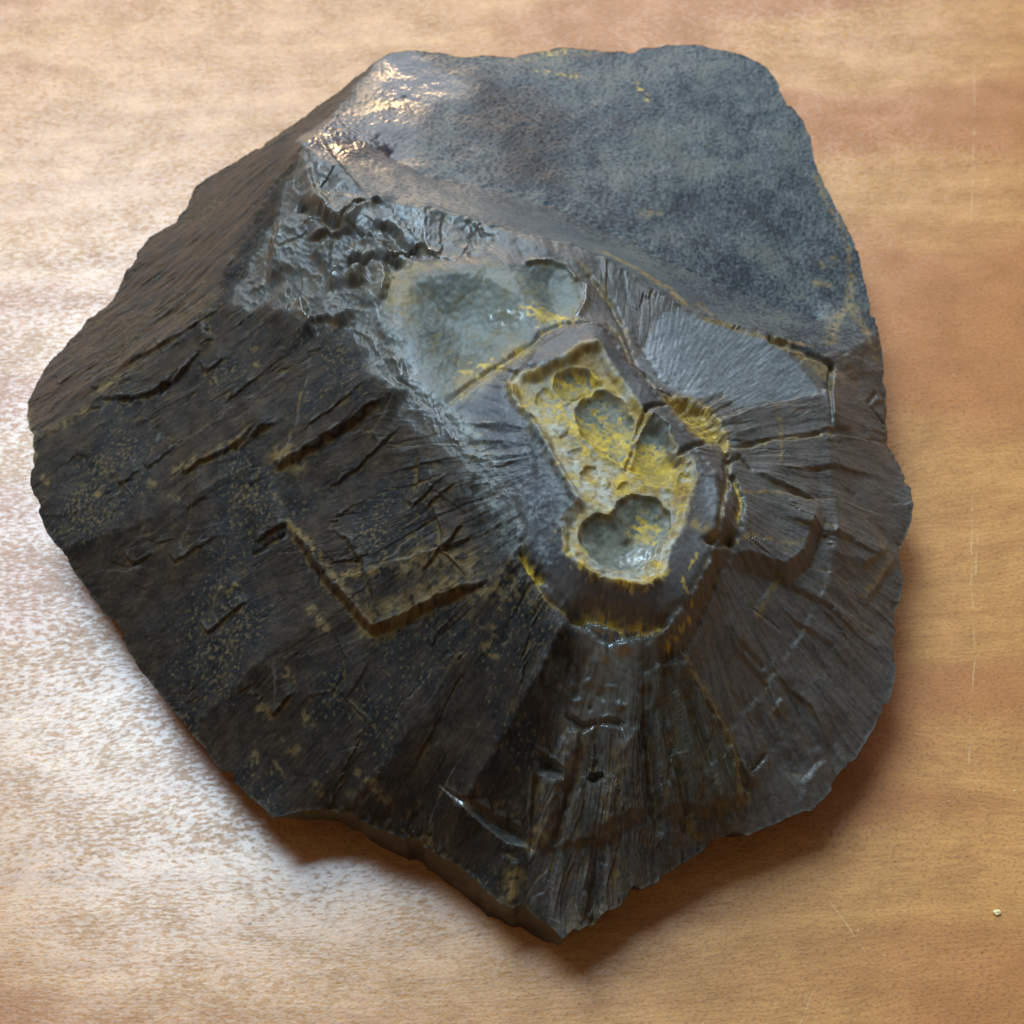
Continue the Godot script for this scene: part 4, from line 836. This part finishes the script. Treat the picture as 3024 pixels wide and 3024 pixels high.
	step([32.60, 16.00, 36.33, 18.55, 41.44, 19.73, 45.35, 22.42], 0.45, 3.5, 0.22, 0.15)
	groove([36.33, 18.55, 41.44, 19.73], 0.45, 0.22)
	step([27.58, 16.71, 30.09, 18.73, 33.74, 19.81, 36.24, 22.23], -0.5, 3.5, 0.22, 0.15)
	groove([30.09, 18.73, 33.74, 19.81], 0.45, 0.22)
	step([31.35, 21.98, 33.96, 25.12, 38.19, 27.18, 40.79, 30.66], 0.6, 3.5, 0.22, 0.15)
	step([26.37, 21.36, 28.54, 24.18, 32.14, 26.23, 34.24, 29.58], 0.5, 3.5, 0.22, 0.15)
	groove([28.54, 24.18, 32.14, 26.23], 0.45, 0.22)
	step([25.00, 24.18, 27.25, 28.09, 31.10, 31.52, 33.24, 36.10], -0.55, 3.5, 0.22, 0.15)
	groove([27.25, 28.09, 31.10, 31.52], 0.45, 0.22)
	step([22.91, 26.52, 24.22, 30.27, 27.22, 33.54, 28.49, 37.71], 0.6, 3.5, 0.22, 0.15)
	groove([24.22, 30.27, 27.22, 33.54], 0.45, 0.22)
	step([33.53, -4.91, 38.12, -6.82, 42.71, -9.89, 48.27, -13.46], 0.4, 3.5, 0.22, 0.15)
	step([-22.11, 26.69, -20.70, 28.27, -19.04, 26.41, -17.39, 24.12], 0.35, 8.201740602613338, 0.3551917134871434, 0.2)
	step([-52.09, -29.70, -50.21, -26.44, -48.66, -27.18, -47.11, -27.78], 0.35, 6.869705939640504, 0.20262283791778046, 0.2)
	step([-51.26, -8.29, -50.07, -6.93, -47.05, -8.60, -44.08, -10.67], 0.5, 7.089630924815406, 0.28896713722750433, 0.2)
	step([-55.34, -7.66, -53.64, -5.31, -52.25, -6.48, -50.83, -7.24], 0.5, 8.832821561585977, 0.37874833551529574, 0.2)
	step([-44.10, 0.28, -43.24, 1.09, -41.71, 0.45, -40.19, 0.02], 0.35, 6.979894752723509, 0.3415352304844511, 0.2)
	step([-52.70, 4.18, -51.29, 6.30, -49.66, 6.05, -48.07, 5.33], 0.7, 8.224404446940648, 0.20361350707570602, 0.2)
	step([-11.34, 8.27, -10.55, 9.07, -8.56, 7.93, -6.58, 7.05], 0.5, 4.595102785368875, 0.24921735812672274, 0.2)
	step([-9.55, 14.00, -8.56, 15.05, -7.22, 13.46, -5.89, 11.89], 0.7, 8.298471595937901, 0.20732631598856552, 0.2)
	step([-41.18, 15.15, -39.63, 17.37, -36.63, 15.97, -33.69, 14.44], 0.7, 7.429829154789447, 0.26123421367627053, 0.2)
	step([-10.89, 22.67, -9.77, 23.98, -7.97, 22.41, -6.18, 20.64], 0.35, 8.933495543921337, 0.3067061482721669, 0.2)
	step([-37.51, -7.70, -36.17, -5.77, -33.98, -7.19, -31.78, -8.49], 0.35, 8.895253103825052, 0.3276648745428342, 0.2)
	step([-10.94, 5.70, -9.72, 7.38, -8.72, 6.15, -7.73, 5.25], -0.4, 4.5331530484862945, 0.28691103812008745, 0.2)
	step([-44.90, 4.53, -43.30, 6.82, -40.19, 5.06, -37.11, 3.35], -0.4, 7.444195230659284, 0.2635404504523314, 0.2)
	step([-46.07, 5.57, -44.77, 7.53, -41.38, 6.57, -38.06, 5.54], 0.5, 7.1348248547741955, 0.29986449013322436, 0.2)
	step([-44.44, -23.36, -42.54, -20.08, -40.93, -21.18, -39.28, -22.01], 0.7, 7.472983747254473, 0.33280368899452467, 0.2)
	step([-13.40, 6.96, -12.31, 8.41, -10.16, 7.23, -8.04, 5.70], 0.7, 8.784427134154274, 0.2680146778370323, 0.2)
	step([-31.24, 27.81, -30.24, 28.75, -28.79, 27.71, -27.36, 26.63], 0.7, 5.7394225401384995, 0.3288126145982472, 0.2)
	fill(yellow, [18.83, -6.09, 22.49, -8.27, 25.32, -7.26, 27.09, -5.30, 27.92, -2.07, 26.97, 1.35, 25.72, -1.26, 23.66, -0.40, 21.85, -1.97, 20.10, -4.00], 0.5, 1.0)
	fill(yellow, [26.39, -3.13, 27.92, -2.07, 26.97, 1.35, 25.94, -1.05], 0.6, 0.8)
	# fine relief, and how polished each spot is
	var bend := noise(3, 0.05, 2)
	var fib := noise(11, 1.0, 2)
	var lath := noise(12, 1.0, 1)
	var broad := noise(14, 0.07, 3)
	var grain := noise(15, 1.1, 2)
	var hack := noise(16, 0.42, 3)
	hack.fractal_type = FastNoiseLite.FRACTAL_RIDGED
	var chips := noise(17, 0.28, 1, FastNoiseLite.TYPE_CELLULAR)
	chips.cellular_return_type = FastNoiseLite.RETURN_DISTANCE2_SUB
	var plates := noise(18, 0.22, 1, FastNoiseLite.TYPE_CELLULAR)
	plates.cellular_return_type = FastNoiseLite.RETURN_CELL_VALUE
	var dl := Vector2(11.65, -5.38).normalized()
	var db := Vector2(13.69, -8.11).normalized()
	var hub := Vector2(14.55, 4.49)
	var rough := PackedByteArray()
	rough.resize(N * N)
	for iz in N:
		var z := Z0 + (iz + 0.5) * CELL
		for ix in N:
			var i := iz * N + ix
			if m_all[i] == 0: continue
			var x := X0 + (ix + 0.5) * CELL
			var fib_share := clampf(1.0 - (m_facet[i] + m_core[i] + m_boss[i] + m_boss_small[i] + m_ring[i] * 0.85 + m_crest[i] * 0.6) / 255.0, 0.0, 1.0)
			var wb := bend.get_noise_2d(x, z)
			var h := 0.0
			var r := 0.5
			if fib_share > 0.02:
				var gl := m_grain[i] / 255.0
				var gb := m_brown[i] / 255.0
				var f := 0.0
				var l := 0.0
				var blocks := 0.0
				if gl > 0.01:
					var d := db if gb > 0.5 else dl
					var u := x * d.x + z * d.y
					var v := -x * d.y + z * d.x + wb * 0.9
					f += gl * (0.8 * fib.get_noise_2d(u * 0.16, v * 1.0) + 0.7 * fib.get_noise_2d(u * 0.4 + 50.0, v * 2.2))
					var uw := u + 2.5 * lath.get_noise_2d(u * 0.1, v * 0.3)
					blocks += gl * (plates.get_noise_2d(uw * 0.42, v * 1.5 + 0.4 * f) + 0.5 * plates.get_noise_2d(uw * 0.9 + 40.0, v * 3.2))
					l += gl * lath.get_noise_2d(u * 0.045, v * 0.42)
				if gl < 0.99:
					var e := Vector2(x, z) - hub
					var rr := e.length()
					var th := atan2(e.y, e.x) * 34.0 + wb * 0.6
					f += (1.0 - gl) * (0.8 * fib.get_noise_2d(rr * 0.14, th * 1.1) + 0.7 * fib.get_noise_2d(rr * 0.35 + 50.0, th * 2.3))
					blocks += (1.0 - gl) * (plates.get_noise_2d(rr * 0.36 + 0.5 * f, th * 1.3) + 0.5 * plates.get_noise_2d(rr * 0.8 + 40.0, th * 2.8))
					l += (1.0 - gl) * lath.get_noise_2d(rr * 0.06, th * 0.34)
				var bt := m_bottom[i] / 255.0
				var fl := m_flute[i] / 255.0
				r -= 0.1 * fl
				var amp := 0.05 + 0.01 * gl + 0.05 * bt + 0.09 * gb + 0.02 * fl
				var lq := l * 2.6
				lq = (floorf(lq) + smoothstep(0.45, 0.55, lq - floorf(lq))) / 2.6
				var here := smoothstep(-0.15, 0.35, bend.get_noise_2d(x * 1.7 + 70.0, z * 1.7))
				h += fib_share * (f * amp * (1.0 - gloss[i]) + (1.0 - gloss[i]) * (lq * (0.06 + 0.12 * here * gl + 0.6 * bt + 0.12 * here + 0.15 * gb) + blocks * (0.08 + 0.16 * here + 0.14 * bt)) * (1.0 - 0.85 * fl))
			h += broad.get_noise_2d(x, z) * 0.4
			var g := grain.get_noise_2d(x, z)
			var fa := m_facet[i] / 255.0
			var rg := m_crystal[i] / 255.0 * (1.0 - m_core[i] / 255.0)
			var st := m_strip[i] / 255.0
			if m_dark[i]: h += m_dark[i] / 255.0 * (0.018 * chips.get_noise_2d(x * 7.0, z * 7.0) + 0.012 * fib.get_noise_2d(x * 0.6, z * 0.6) + 0.012 * g)
			h += g * (0.03 + 0.05 * (m_boss[i] + m_boss_small[i]) / 255.0 + 0.03 * m_core[i] / 255.0 + (0.035 * fa * (1.0 - 0.6 * m_dark[i] / 255.0) + 0.03 * rg) * (1.0 - 0.6 * st)) * (1.0 - 0.3 * st)
			var cr := m_crest[i] / 255.0
			if cr > 0.01:
				var xr := x * 0.8 - z * 0.6
				var zr := x * 0.6 + z * 0.8
				var fold := hack.get_noise_2d(xr * 0.5 + wb * 2.0, zr * 0.26)
				var pl := plates.get_noise_2d(xr * 1.1 + fold, zr * 0.6 + g * 0.1)
				h += cr * (fold * 0.38 + pl * 0.42 + chips.get_noise_2d(xr * 0.5, zr * 0.3) * 0.5 + 0.05 * g)
				r -= cr * (0.0 + 0.13 * smoothstep(0.0, 0.5, fold + 0.6 * g))
			relief[i] += h
			r += 0.10 * rg - rg * 0.10 * smoothstep(0.1, 0.6, g) - st * 0.06 + fa * (1.0 - m_dark[i] / 255.0) * 0.34 * smoothstep(0.3, 0.5, g)
			r += 0.07 * g + fa * 0.02 - m_dark[i] / 255.0 * 0.33 + 0.07 * (m_boss[i] + m_boss_small[i]) / 255.0 + 0.16 * m_core[i] / 255.0 + 0.12 * m_brown[i] / 255.0 + 0.14 * m_left[i] / 255.0
			r -= gloss[i] * 0.36
			rough[i] = int(clampf(r, 0.16, 0.95) * 255.0)
	# hollows hold dust, edges are worn
	var smooth := soften(relief, 1.1)
	cavity.resize(N * N)
	for i in N * N:
		if m_all[i]:
			cavity[i] = smooth[i] - relief[i]
			var glint := maxf(m_crest[i], maxf(m_crystal[i] * 0.5, m_ring[i] * 0.2)) / 255.0 * smoothstep(0.06, 0.25, -cavity[i])
			rough[i] = maxi(42, rough[i] - int(70.0 * glint))
	build_stone_mesh(full, rough, [m_brown, m_facet, m_dark, m_boss, m_boss_small, m_core, m_crest, m_flute, m_left, m_bottom, m_ring, m_slab, m_strip, m_cells, m_crystal, m_patch])


func stone_material(called: String, rough: Texture2D, spec := 0.5) -> StandardMaterial3D:
	var m := StandardMaterial3D.new()
	m.resource_name = called
	m.vertex_color_use_as_albedo = true
	m.roughness = 1.0
	m.roughness_texture = rough
	m.roughness_texture_channel = BaseMaterial3D.TEXTURE_CHANNEL_RED
	m.metallic_specular = spec
	return m


func build_stone_mesh(full: PackedVector2Array, rough: PackedByteArray, masks: Array) -> void:
	var hub := Vector2(-4.30, 3.54)
	# reach of the outline in every direction from a middle point
	var turns := 8192
	var reach := PackedFloat32Array()
	var tuck := PackedFloat32Array()
	reach.resize(turns)
	tuck.resize(turns)
	var n := full.size()
	var nibble := noise(41, 0.35, 3)
	for k in n:
		var a := full[k] - hub
		var b := full[(k + 1) % n] - hub
		var ta := a.angle() / TAU * turns
		var tb := b.angle() / TAU * turns
		if tb - ta > turns / 2: tb -= turns
		if ta - tb > turns / 2: ta -= turns
		for t in range(int(floor(minf(ta, tb))), int(ceil(maxf(ta, tb))) + 1):
			var d := Vector2.from_angle(float(t) / turns * TAU)
			var s := b - a
			var den := d.cross(s)
			if absf(den) < 1e-6: continue
			var w := clampf(a.cross(d) / den, 0.0, 1.0)
			var q := a + s * w
			if den == 0.0: continue
			var id := posmod(t, turns)
			reach[id] = q.length() + nibble.get_noise_2d(q.x, q.y) * 0.2 - 0.7 * smoothstep(0.15, 0.6, nibble.get_noise_2d(q.x * 0.35 + 30.0, q.y * 0.35))
			tuck[id] = lerpf(inward[k], inward[(k + 1) % n], w)
	var m := GRID + 1
	var at := PackedVector3Array()
	at.resize(m * m)
	for j in m:
		for i in m:
			var a := 2.0 * i / GRID - 1.0
			var b := 2.0 * j / GRID - 1.0
			var r := 0.0
			var phi := 0.0
			if absf(a) > absf(b):
				r = a
				phi = PI / 4.0 * b / a
			elif b != 0.0:
				r = b
				phi = PI / 2.0 - PI / 4.0 * a / b
			var d := Vector2(cos(phi), sin(phi)) * signf(r)
			var t := fposmod(d.angle() / TAU * turns, turns)
			var t0 := int(t) % turns
			var q := hub + d * absf(r) * lerpf(reach[t0], reach[(t0 + 1) % turns], t - int(t))
			var u := clampf((q.x - X0) / CELL - 0.5, 0.0, N - 2.0)
			var v := clampf((q.y - Z0) / CELL - 0.5, 0.0, N - 2.0)
			var iu := int(u)
			var iv := int(v)
			var o := iv * N + iu
			u -= iu
			v -= iv
			at[j * m + i] = Vector3(q.x, lerpf(lerpf(relief[o], relief[o + 1], u), lerpf(relief[o + N], relief[o + N + 1], u), v), q.y)
	# one face for each look
	var names := ["dark_flank", "brown_flank", "grey_hollow", "polished_hollow", "smooth_boss", "smooth_boss", "yellow_core", "rough_crest", "fluted_patch", "fibrous_flank", "splintered_columns", "glassy_chip"]
	var looks := ["", "brown streaked flank", "mottled blue-grey hollow", "glossy violet-grey corner of the hollow", "smooth rounded grey boss with ochre rim", "small grey and yellow boss", "bright yellow crusted core with rounded cells", "hackly glinting crest", "silky blue-grey fluted patch", "grey-brown flank with fibres fanning out from the core", "brown splintered columns at the near point", "fresh glassy chipped edge that glints"]
	var shine := [0.22, 0.26, 0.45, 0.55, 0.42, 0.42, 0.4, 0.52, 0.5, 0.48, 0.36, 0.7]
	var part_of := PackedByteArray()
	part_of.resize(GRID * GRID)
	var normal := PackedVector3Array()
	var tint := PackedColorArray()
	var uv := PackedVector2Array()
	normal.resize(m * m)
	tint.resize(m * m)
	uv.resize(m * m)
	var painter := new_painter(masks)
	for j in m:
		for i in m:
			var id := j * m + i
			var p := at[id]
			var e := at[j * m + mini(i + 1, GRID)] - at[j * m + maxi(i - 1, 0)]
			var f := at[mini(j + 1, GRID) * m + i] - at[maxi(j - 1, 0) * m + i]
			normal[id] = f.cross(e).normalized()
			var cell := clampi(int((p.z - Z0) / CELL), 0, N - 1) * N + clampi(int((p.x - X0) / CELL), 0, N - 1)
			tint[id] = paint(painter, p, cell)
			uv[id] = Vector2((p.x - X0) / SPAN, (p.z - Z0) / SPAN)
			if i < GRID and j < GRID:
				var k := 0 if masks[8][cell] > 127 else 9
				if masks[9][cell] > 127: k = 10
				for c in [[0, 1], [7, 8], [6, 7], [1, 2], [2, 3], [5, 6], [3, 4], [4, 5]]:
					if masks[c[0]][cell] > 127: k = c[1]
				if gloss[cell] > 0.45 and k != 5: k = 11
				part_of[j * GRID + i] = k
	# every glassy chip is a part of its own; scraps join what lies round them
	var chips := 0
	for start in GRID * GRID:
		if part_of[start] != 11: continue
		var found := PackedInt32Array([start])
		part_of[start] = 255
		var seen := 0
		var beside := 0
		while seen < found.size():
			var q := found[seen]
			seen += 1
			for d in [-1, 1, -GRID, GRID]:
				var o: int = q + d
				if o < 0 or o >= GRID * GRID or absi(o % GRID - q % GRID) > 1: continue
				if part_of[o] == 11:
					part_of[o] = 255
					found.append(o)
				elif part_of[o] < 11: beside = part_of[o]
		var id := beside
		if found.size() > 60:
			id = 12 + chips
			chips += 1
		for q in found: part_of[q] = id
	for c in chips:
		names.append("glassy_chip")
		looks.append("")
		shine.append(0.7)
	var stone := Node3D.new()
	stone.name = "stone"
	stone.set_meta("label", "dark brown fist-sized broken stone with a yellow crusted core on the wooden table")
	stone.set_meta("category", "stone")
	add_child(stone)
	var im := Image.create_from_data(N, N, false, Image.FORMAT_L8, rough)
	var rough_map := ImageTexture.create_from_image(im)
	var count := PackedInt32Array()
	for part in names.size():
		var index := PackedInt32Array()
		var to := PackedInt32Array()
		to.resize(m * m)
		to.fill(-1)
		var pv := PackedVector3Array()
		var pn := PackedVector3Array()
		var pc := PackedColorArray()
		var pu := PackedVector2Array()
		for j in GRID:
			for i in GRID:
				if part_of[j * GRID + i] != part: continue
				var q := [j * m + i, j * m + i + 1, (j + 1) * m + i + 1, (j + 1) * m + i]
				for s in 4:
					var o: int = q[s]
					if to[o] < 0:
						to[o] = pv.size()
						pv.append(at[o] * 0.001)
						pn.append(normal[o])
						pc.append(tint[o])
						pu.append(uv[o])
				if (at[q[0]] - at[q[2]]).length_squared() < (at[q[1]] - at[q[3]]).length_squared():
					for s in [0, 1, 2, 0, 2, 3]: index.append(to[q[s]])
				else:
					for s in [0, 1, 3, 1, 2, 3]: index.append(to[q[s]])
		if index.is_empty(): continue
		add_part(stone, names[part], looks[part], pv, pn, pc, pu, index, stone_material(names[part].replace("_", " "), rough_map, shine[part]))
	# the broken side all round, tucked under the upper edge
	var ring := PackedInt32Array()
	for i in GRID: ring.append(i)
	for j in GRID: ring.append(j * m + GRID)
	for i in GRID: ring.append(GRID * m + GRID - i)
	for j in GRID: ring.append((GRID - j) * m)
	var rows := 16
	var count_ring := ring.size()
	var wv := PackedVector3Array()
	var wc := PackedColorArray()
	var wu := PackedVector2Array()
	var lump := noise(43, 0.09, 3)
	var fleck := noise(44, 0.5, 3)
	for k in rows + 1:
		var t := float(k) / rows
		for i in count_ring:
			var p := at[ring[i]]
			var out := Vector2(p.x, p.z) - hub
			var d := out.normalized()
			var tk := tuck[posmod(int(out.angle() / TAU * turns), turns)]
			var o := tk * pow(t, 1.15) - sin(t * PI) * 0.25 + t * (1.0 - t) * 3.0 * lump.get_noise_2d(p.x * 1.5 + t * 6.0, p.z * 1.5)
			if k == 0: o = 0.0
			wv.append(Vector3(p.x - d.x * o, p.y * (1.0 - t) + 0.05, p.z - d.y * o))
			var s := fleck.get_noise_2d(p.x + t * 5.0, p.z - t * 4.0)
			var edge := tint[ring[i]]
			var c := Color(0.026, 0.017, 0.013).lerp(Color(0.044, 0.028, 0.021), clampf(0.5 + s, 0.0, 1.0))
			wc.append(edge.lerp(c, smoothstep(0.0, 0.12, t)))
			wu.append(Vector2(0.5, 0.02))
	wv.append(Vector3(hub.x, 0.05, hub.y))
	wc.append(Color(0.03, 0.025, 0.02))
	wu.append(Vector2(0.5, 0.02))
	var wn := PackedVector3Array()
	wn.resize(wv.size())
	for k in rows + 1:
		for i in count_ring:
			var e := wv[k * count_ring + (i + 2) % count_ring] - wv[k * count_ring + (i + count_ring - 2) % count_ring]
			var f := wv[mini(k + 1, rows) * count_ring + i] - wv[maxi(k - 1, 0) * count_ring + i]
			wn[k * count_ring + i] = e.cross(f).normalized()
	wn[wv.size() - 1] = Vector3.DOWN
	var wi := PackedInt32Array()
	for k in rows:
		for i in count_ring:
			var a := k * count_ring + i
			var b := k * count_ring + (i + 1) % count_ring
			for s in [a, a + count_ring, b, b, a + count_ring, b + count_ring]: wi.append(s)
	for i in count_ring:
		for s in [rows * count_ring + i, wv.size() - 1, rows * count_ring + (i + 1) % count_ring]: wi.append(s)
	for i in wv.size(): wv[i] *= 0.001
	var side := stone_material("broken side", null)
	side.roughness = 0.55
	add_part(stone, "broken_side", "dark reddish brown broken side below the rim", wv, wn, wc, wu, wi, side)


func add_part(stone: Node3D, called: String, look: String, pv: PackedVector3Array, pn: PackedVector3Array, pc: PackedColorArray, pu: PackedVector2Array, index: PackedInt32Array, mat: Material) -> void:
	var arrays := []
	arrays.resize(Mesh.ARRAY_MAX)
	arrays[Mesh.ARRAY_VERTEX] = pv
	arrays[Mesh.ARRAY_NORMAL] = pn
	arrays[Mesh.ARRAY_COLOR] = pc
	arrays[Mesh.ARRAY_TEX_UV] = pu
	arrays[Mesh.ARRAY_INDEX] = index
	var mesh := ArrayMesh.new()
	mesh.add_surface_from_arrays(Mesh.PRIMITIVE_TRIANGLES, arrays)
	mesh.surface_set_material(0, mat)
	var o := MeshInstance3D.new()
	o.name = called
	o.mesh = mesh
	if look: o.set_meta("label", look)
	stone.add_child(o, true)


# ---------------------------------------------------------------- stone: its base colours, with light from the right put into the right flank

func new_painter(masks: Array) -> Dictionary:
	return {
		"masks": masks, "big": noise(61, 0.055, 3), "mid": noise(62, 0.3, 3), "fine": noise(63, 1.3, 2), "spots": noise(64, 0.55, 3), "clouds": noise(65, 0.16, 4),
		"streak": noise(66, 1.0, 2), "cells": noise(67, 0.8, 2), "flecks": noise(68, 1.25, 3), "hub": Vector2(14.55, 4.49),
	}


func paint(p: Dictionary, at: Vector3, i: int) -> Color:
	var k: Array = p.masks
	var big: float = p.big.get_noise_2d(at.x, at.z)
	var mid: float = p.mid.get_noise_2d(at.x, at.z)
	var fine: float = p.fine.get_noise_2d(at.x, at.z)
	var spot: float = p.spots.get_noise_2d(at.x, at.z)
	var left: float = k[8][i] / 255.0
	# dark ironstone: near black brown, a little bluer in patches
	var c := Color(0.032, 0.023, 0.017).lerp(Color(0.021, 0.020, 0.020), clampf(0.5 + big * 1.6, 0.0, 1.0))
	c = c.lerp(Color(0.104, 0.094, 0.085), (1.0 - left) * (0.8 - 0.45 * k[9][i] / 255.0))  # right flank's grey-brown, raised to stand in for light from the right
	c *= 1.0 + 0.35 * mid + 0.25 * fine
	# rusty film in streaks and patches
	var s: float = p.streak.get_noise_2d((at.x * 0.79 - at.z * 0.6) * 0.14, (at.x * 0.6 + at.z * 0.79) * 0.9)
	c = c.lerp(Color(0.075, 0.045, 0.022), clampf(0.18 + s * 0.7 + mid * 0.5, 0.0, 0.6) * (0.35 + 0.5 * k[9][i] / 255.0))
	if left < 0.98:
		var e: Vector2 = Vector2(at.x, at.z) - p.hub
		var ray: float = p.streak.get_noise_2d(e.length() * 0.1, atan2(e.y, e.x) * 26.0)
		c = c.lerp(Color(0.125, 0.100, 0.085), (1.0 - left) * smoothstep(0.05, 0.6, ray + fine * 0.3) * 0.5)
		c *= 1.0 - 0.3 * (1.0 - left) * smoothstep(0.1, 0.6, -ray)
	c = c.lerp(Color(0.058, 0.052, 0.036), 0.6 * k[11][i] / 255.0)
	if k[0][i]:
		var b: float = k[0][i] / 255.0
		var sb: float = p.streak.get_noise_2d((at.x * 0.80 - at.z * 0.6) * 0.10, (at.x * 0.6 + at.z * 0.80) * 0.8 + 40.0)
		c = c.lerp(Color(0.098, 0.056, 0.034).lerp(Color(0.055, 0.038, 0.030), clampf(0.45 + sb * 1.3 + mid * 0.5, 0.0, 1.0)), b * 0.92)
	# scattered ochre flecks
	var fl := smoothstep(0.40, 0.75, p.flecks.get_noise_2d(at.x, at.z) * 0.9 + big * 0.75 + fine * 0.25 - 0.1 * (1.0 - left))
	c = c.lerp(Color(0.12, 0.08, 0.035), fl * 0.7)
	c = c.lerp(Color(0.052, 0.045, 0.044) * (1.0 + 0.25 * fine), 0.6 * k[10][i] / 255.0)
	if k[14][i]:
		c = c.lerp(Color(0.036, 0.035, 0.040).lerp(Color(0.12, 0.13, 0.135), smoothstep(0.18, 0.6, fine * 0.6 + mid * 0.7 + big * 0.5)), 0.85 * k[14][i] / 255.0)
	if k[6][i]:
		c = c.lerp(Color(0.085, 0.070, 0.050).lerp(Color(0.055, 0.053, 0.052), clampf(0.5 + mid * 1.6, 0.0, 1.0)), 0.85 * k[6][i] / 255.0)
	if k[7][i]:
		c = c.lerp(Color(0.135, 0.147, 0.152) * (1.0 + 0.3 * s + 0.3 * fine), 0.85 * k[7][i] / 255.0)
	if k[1][i]:
		var f: float = k[1][i] / 255.0
		var cl: float = p.clouds.get_noise_2d(at.x, at.z)
		var mottle := clampf(0.5 + big * 0.55 + cl * 0.35 + mid * 0.25 + spot * 0.4 + fine * 0.75 - 0.6 * k[15][i] / 255.0, 0.0, 1.0)
		var g := Color(0.026, 0.030, 0.037).lerp(Color(0.092, 0.108, 0.112), smoothstep(0.02, 0.85, mottle))
		g = g.lerp(Color(0.15, 0.135, 0.095), 0.5 * smoothstep(0.62, 0.95, mottle + big * 0.3))
		g = g.lerp(Color(0.056, 0.050, 0.058) * (1.0 + 0.3 * fine), k[2][i] / 255.0)
		g = g.lerp(Color(0.078, 0.096, 0.104) * (1.0 + 0.12 * big), 0.6 * k[12][i] / 255.0)
		g *= 0.72 - 0.56 * k[15][i] / 255.0 * smoothstep(-0.35, 0.25, spot + 0.6 * fine + 0.4 * cl)
		c = c.lerp(g, f)
	for b in [3, 4]:
		if k[b][i]:
			var g := Color(0.132, 0.136, 0.112).lerp(Color(0.060, 0.062, 0.054), clampf(0.45 + big * 1.2 + mid * 0.9 + fine * 0.5, 0.0, 1.0))
			g = g.lerp(Color(0.16, 0.125, 0.055), smoothstep(0.1, 0.5, mid + fine * 0.4) * 0.5)
			c = c.lerp(g, k[b][i] / 255.0)
	if k[5][i]:
		var ce: float = p.cells.get_noise_2d(at.x, at.z)
		var g := Color(0.36, 0.24, 0.07).lerp(Color(0.36, 0.33, 0.26), clampf(0.45 + mid * 1.6 + fine * 0.4, 0.0, 1.0))
		g = g.lerp(Color(0.20, 0.105, 0.022), smoothstep(0.0, 0.45, ce) * 0.6)
		g = g.lerp(Color(0.085, 0.095, 0.085).lerp(Color(0.17, 0.165, 0.12), clampf(0.4 + mid * 1.3 + fine * 0.5, 0.0, 1.0)), 0.92 * k[13][i] / 255.0)
		c = c.lerp(g, k[5][i] / 255.0)
	var open_rock := 1.0 - clampf((k[1][i] + k[5][i]) / 255.0, 0.0, 1.0)
	var cav := cavity[i]
	c = c.lerp(Color(0.135, 0.085, 0.032), (0.25 + 0.75 * open_rock) * smoothstep(0.03, 0.30, cav + 0.10 * mid + 0.05 * fine) * 0.55)
	c = c.lerp(Color(0.12, 0.108, 0.092), open_rock * smoothstep(0.04, 0.28, -cav + 0.05 * fine) * 0.45)
	var o := ochre[i]
	if o > 0.0: c = c.lerp(Color(0.17, 0.095, 0.028).lerp(Color(0.24, 0.17, 0.07), clampf(0.5 + mid, 0.0, 1.0)), o)
	var w := pale[i]
	if w > 0.0: c = c.lerp(Color(0.17, 0.185, 0.17) * (1.0 + 0.35 * fine), w)
	var y := yellow[i]
	if y > 0.0:
		y = smoothstep(0.18, 0.55, y * 0.7 + spot * 0.2 + fine * 0.26)
		c = c.lerp(Color(0.54, 0.345, 0.042).lerp(Color(0.30, 0.205, 0.045), clampf(0.5 + mid * 1.2 + fine * 0.8, 0.0, 1.0)), y * 0.92)
	c.a = 1.0
	return c


# ---------------------------------------------------------------- crumbs

func build_crumbs() -> void:
	crumb("crumb", "tiny pale crumb lying on the table right of the stone's lower edge", Vector3(0.06271, 0.0, 0.04950), 0.00040, Color(0.93, 0.84, 0.62), 300)


func crumb(called: String, label: String, at: Vector3, size: float, col: Color, seed_: int) -> void:
	var wob := noise(seed_, 0.9, 2)
	var ball := SphereMesh.new()
	ball.radius = 1.0
	ball.height = 2.0
	ball.radial_segments = 28
	ball.rings = 16
	var a := ball.get_mesh_arrays()
	var v: PackedVector3Array = a[Mesh.ARRAY_VERTEX]
	for i in v.size():
		var q := v[i] * (1.0 + 0.45 * wob.get_noise_3dv(v[i]))
		v[i] = Vector3(q.x * 1.2, maxf(q.y * 0.6 + 0.5, 0.0), q.z * 0.85) * size
	a[Mesh.ARRAY_VERTEX] = v
	var st := SurfaceTool.new()
	st.create_from_arrays(a)
	st.generate_normals()
	var mat := StandardMaterial3D.new()
	mat.albedo_color = col
	mat.roughness = 0.8
	var o := MeshInstance3D.new()
	o.name = called
	o.mesh = st.commit()
	o.material_override = mat
	o.position = at
	o.set_meta("label", label)
	o.set_meta("category", "crumb")
	add_child(o, true)
